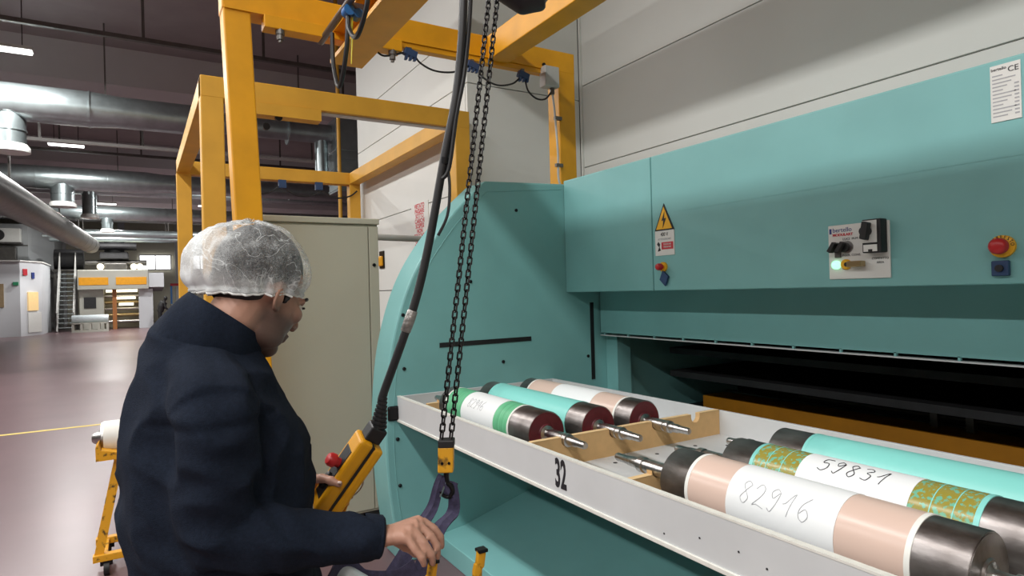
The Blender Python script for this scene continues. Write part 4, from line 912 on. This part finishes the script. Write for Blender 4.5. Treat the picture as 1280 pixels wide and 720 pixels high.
# hairnet: puffed cap gathered on an elastic rim
def net_material():
    Mn = bpy.data.materials.new('hairnet_fleece'); Mn.use_nodes = True; nt = Mn.node_tree; b = nt.nodes['Principled BSDF']
    b.inputs['Base Color'].default_value = (.72, .75, .75, 1); b.inputs['Roughness'].default_value = .7
    tc = N(nt, 'ShaderNodeTexCoord'); 
    wv = N(nt, 'ShaderNodeTexNoise'); wv.inputs['Scale'].default_value = 260; wv.inputs['Detail'].default_value = 5; wv.inputs['Distortion'].default_value = 1.5
    nt.links.new(tc.outputs['Object'], wv.inputs['Vector'])
    big = N(nt, 'ShaderNodeTexNoise'); big.inputs['Scale'].default_value = 16; big.inputs['Detail'].default_value = 3; big.inputs['Distortion'].default_value = .8
    nt.links.new(tc.outputs['Object'], big.inputs['Vector'])
    r1 = N(nt, 'ShaderNodeMapRange'); r1.inputs['From Min'].default_value = .38; r1.inputs['From Max'].default_value = .64; r1.inputs['To Min'].default_value = .06; r1.inputs['To Max'].default_value = .31
    nt.links.new(wv.outputs['Fac'], r1.inputs['Value'])
    r2 = N(nt, 'ShaderNodeMapRange'); r2.inputs['From Min'].default_value = .55; r2.inputs['From Max'].default_value = .72; r2.inputs['To Min'].default_value = 0; r2.inputs['To Max'].default_value = .28
    nt.links.new(big.outputs['Fac'], r2.inputs['Value'])
    at = N(nt, 'ShaderNodeAttribute'); at.attribute_name = 'gather'
    ad = N(nt, 'ShaderNodeMath', operation='ADD'); ad.use_clamp = True; nt.links.new(r1.outputs[0], ad.inputs[0]); nt.links.new(r2.outputs[0], ad.inputs[1])
    a2 = N(nt, 'ShaderNodeMath', operation='ADD'); a2.use_clamp = True; nt.links.new(ad.outputs[0], a2.inputs[0]); nt.links.new(at.outputs['Fac'], a2.inputs[1])
    ln = N(nt, 'ShaderNodeTexNoise'); ln.inputs['Scale'].default_value = 13; ln.inputs['Detail'].default_value = 2.5; ln.inputs['Distortion'].default_value = 1.2
    nt.links.new(tc.outputs['Object'], ln.inputs['Vector'])
    s1 = N(nt, 'ShaderNodeMath', operation='SUBTRACT'); s1.inputs[1].default_value = .5; nt.links.new(ln.outputs['Fac'], s1.inputs[0])
    s2 = N(nt, 'ShaderNodeMath', operation='ABSOLUTE'); nt.links.new(s1.outputs[0], s2.inputs[0])
    s3 = N(nt, 'ShaderNodeMapRange'); s3.inputs['From Min'].default_value = 0; s3.inputs['From Max'].default_value = .012; s3.inputs['To Min'].default_value = .45; s3.inputs['To Max'].default_value = 0
    nt.links.new(s2.outputs[0], s3.inputs['Value'])
    a3 = N(nt, 'ShaderNodeMath', operation='ADD'); a3.use_clamp = True; nt.links.new(a2.outputs[0], a3.inputs[0]); nt.links.new(s3.outputs[0], a3.inputs[1])
    nt.links.new(a3.outputs[0], b.inputs['Alpha'])
    bp = N(nt, 'ShaderNodeBump'); bp.inputs['Strength'].default_value = .5; bp.inputs['Distance'].default_value = .004
    nt.links.new(big.outputs['Fac'], bp.inputs['Height']); nt.links.new(bp.outputs[0], b.inputs['Normal'])
    return Mn
NC = IM(314, 334, 1.325); NM = Matrix.Rotation(R(12), 3, 'Z') @ Matrix.Rotation(R(4), 3, 'Y')
vs = []; fs = []; ga = []; NU, NV = 120, 44
for j in range(NV+1):
    v = j/NV; ph = R(3+117*v)
    for i in range(NU):
        u = 2*math.pi*i/NU; cu, su = math.cos(u), math.sin(u)
        rx = .122 if cu > 0 else .132; ry = .113; rz = .098 if ph < math.pi/2 else .118
        p = V((rx*math.sin(ph)*cu, ry*math.sin(ph)*su, rz*math.cos(ph)))
        rim = max(0, (v-.72)/.28)
        w = mnoise.noise(V((p.x*18, p.y*18, p.z*18)))*.006+mnoise.noise(V((u*3.2, v*2.2, 3)))*.006
        pl = mnoise.noise(V((cu*9, su*9, v*2.0)))*(.002+.007*rim)-abs(mnoise.noise(V((cu*5, su*5+3, v*3.2))))*.008+max(0, mnoise.noise(V((cu*4+7, su*4, v*5))))*.006
        k = 1-.07*rim*rim+(.10 if v > .97 else 0)*.6
        n = p.normalized(); p = V((p.x*k, p.y*k, p.z))+n*(w+pl)
        vs.append(NC+NM @ p)
        back = max(0, -cu)
        ga.append(min(.95, .55*max(0, (v-.80)/.2)+1.2*max(0, back-.52)*(0.4+v)+.15*max(0, mnoise.noise(V((cu*6, su*6, v*4)))-.1)))
for j in range(NV):
    for i in range(NU): fs.append((j*NU+i, j*NU+(i+1) % NU, (j+1)*NU+(i+1) % NU, (j+1)*NU+i))
fs.append(tuple(range(NU)))
me = bpy.data.meshes.new('hairnet'); me.from_pydata(vs, [], fs); me.update()
at = me.attributes.new('gather', 'FLOAT', 'POINT'); at.data.foreach_set('value', ga)
for p in me.polygons: p.use_smooth = True
hn = obj('hairnet', me, net_material(), worker)
rim = MB().sweep([V(vs[NV*NU+i])-V((0, 0, .001)) for i in range(NU)]+[V(vs[NV*NU])], .0022, seg=6, cap=False)
obj('elastic_rim', rim, 'white_pl', hn)
# jacket
jk = MB()
tor = [(.84, .03, .15, .17), (.92, .03, .155, .175), (1.0, .016, .168, .182), (1.06, -.004, .178, .185), (1.14, -.012, .184, .185), (1.25, -.012, .190, .185), (1.33, -.034, .160, .182), (1.40, -.042, .138, .172), (1.44, -.050, .122, .138), (1.475, -.056, .104, .105), (1.505, -.058, .085, .08), (1.52, -.05, .065, .06)]
jk.sweep([B(c, 0, z) for z, c, a, b in tor], [(b, a) for z, c, a, b in tor], seg=32, ref=(math.cos(FA), math.sin(FA), 0))
def sleeve(mb, a, b, c, rr):
    P_ = spline([a, a.lerp(b, .5), b, b.lerp(c, .5), c], 5); n = len(P_)
    rad = []
    for i in range(n):
        t_ = i/(n-1)*(len(rr)-1); k = min(int(t_), len(rr)-2); rad.append(rr[k]+(rr[k+1]-rr[k])*(t_-k))
    mb.sweep(P_, rad, seg=20); mb.ball(a, rr[0], seg=18, rings=12); mb.ball(b, rr[2]*.98, seg=18, rings=12)
sleeve(jk, RS, RE, RW-(RW-RE).normalized()*.004, (.078, .080, .068, .056, .041))
jk.sweep(spline([B(-.05, -.06, 1.43), B(-.04, -.11, 1.415), RS+V((0, 0, .012))], 5), [.07+.009*i/10 for i in range(11)], seg=18)
sleeve(jk, LS, LE, LW-(LW-LE).normalized()*.004, (.080, .074, .064, .054, .040))
AX = (RE-RS).normalized()
def wr(co):
    q = V((co.x*7+co.z*3, co.y*7, co.z*6))
    a = mnoise.noise(q)*.012
    f_ = -abs(mnoise.noise(V((co.x*10+co.z*9, co.y*10, co.z*8-co.x*7))))*.020
    e = (co-RE).length
    b = math.sin(co.x*75+co.z*60+mnoise.noise(co*10)*6)*.006*max(0, 1-e/.22)
    c = math.sin(co.z*55+co.x*18+mnoise.noise(co*7)*7)*.005*max(0, 1-abs(co.z-.98)/.2)
    d = co-RS; t_ = d.dot(AX); rad = (d-AX*t_).length
    g_ = -.0045*math.exp(-((t_+.0)/.008)**2) if rad < .13 and co.y < RS.y+.06 else 0
    return a+b+c+f_+g_
jo = obj('jacket', remesh(jk, .006, 6, 'jacket', wr), 'jacket', worker)
jo.modifiers.new('s', 'SMOOTH').iterations = 2
# stand collar, a bent shell with an open front
def collar():
    n = 48; lay = []; m_ = 8
    fx_ = B(1, 0, 0)-B(0, 0, 0); lt = B(0, 1, 0)-B(0, 0, 0); tl = R(37)
    nr = fx_*math.sin(tl)+V((0, 0, 1))*math.cos(tl); fr = fx_*math.cos(tl)-V((0, 0, 1))*math.sin(tl)
    c0 = IM(262, 425, 1.27)
    for r in (1.0, .88):
        for j in range(m_):
            tj = j/(m_-1)
            for i in range(n):
                a = R(7)+R(346)*i/(n-1)
                rad = (.100-.014*tj+.006*math.sin(tj*3))*r+.002*math.sin(a*7+j*.6)
                lay.append(c0+nr*(-.04+.098*tj)+fr*(rad*math.cos(a))+lt*(rad*.9*math.sin(a)))
    fs = []; o1 = m_*n
    for j in range(m_-1):
        for i in range(n-1):
            fs.append((j*n+i, j*n+i+1, (j+1)*n+i+1, (j+1)*n+i)); fs.append((o1+j*n+i, o1+(j+1)*n+i, o1+(j+1)*n+i+1, o1+j*n+i+1))
        fs.append((j*n, (j+1)*n, o1+(j+1)*n, o1+j*n)); fs.append((j*n+n-1, o1+j*n+n-1, o1+(j+1)*n+n-1, (j+1)*n+n-1))
    k = (m_-1)*n
    for i in range(n-1):
        fs.append((k+i, k+i+1, o1+k+i+1, o1+k+i)); fs.append((i, o1+i, o1+i+1, i+1))
    return MB().add(lay, fs)
obj('collar', collar(), 'jacket', jo, smooth=True)
obj('zip', MB().sweep([B(.068, 0, 1.45), B(.095, 0, 1.40), B(.125, 0, 1.33), B(.166, 0, 1.25), B(.164, 0, 1.14), B(.168, 0, 1.04), B(.178, 0, .88)], [(.008, .006)]*7, seg=8), 'jacket_in', jo)
for a, b in ((RW, RE), (LW, LE)):
    d = (a-b).normalized(); obj('cuff', MB().lathe([(-.035, .042), (-.03, .043), (.0, .0405), (.004, .036), (-.002, .031)], a, d, 24, cap=False), 'jacket', jo, smooth=True)
# shoulder seam
sa = (RE-RS).normalized(); sx_ = sa.cross(V((0, 0, 1))).normalized()
tr_ = MB()
for s in (-1, 1):
    tr_.sweep([B(0, s*.09, .96), B(.01, s*.10, .7), B(.015, s*.105, .48), B(-.005, s*.11, .2), B(-.005, s*.11, .07)], [.12, .10, .085, .075, .075], seg=18)
tr_.ball(B(0, 0, .95), (.15, .17, .12), Matrix.Rotation(FA, 3, 'Z'))
obj('trousers', remesh(tr_, .012, 4, 'trousers'), 'trous', worker)
for s in (-1, 1):
    sh = MB(); sh.sweep([B(-.09, s*.11, .055), B(-.03, s*.112, .06), B(.06, s*.116, .05), B(.17, s*.122, .035)], [(.04, .05), (.045, .055), (.048, .046), (.036, .028)], seg=16)
    obj('shoe', remesh(sh, .008, 3, 'shoe'), 'shoe', worker)
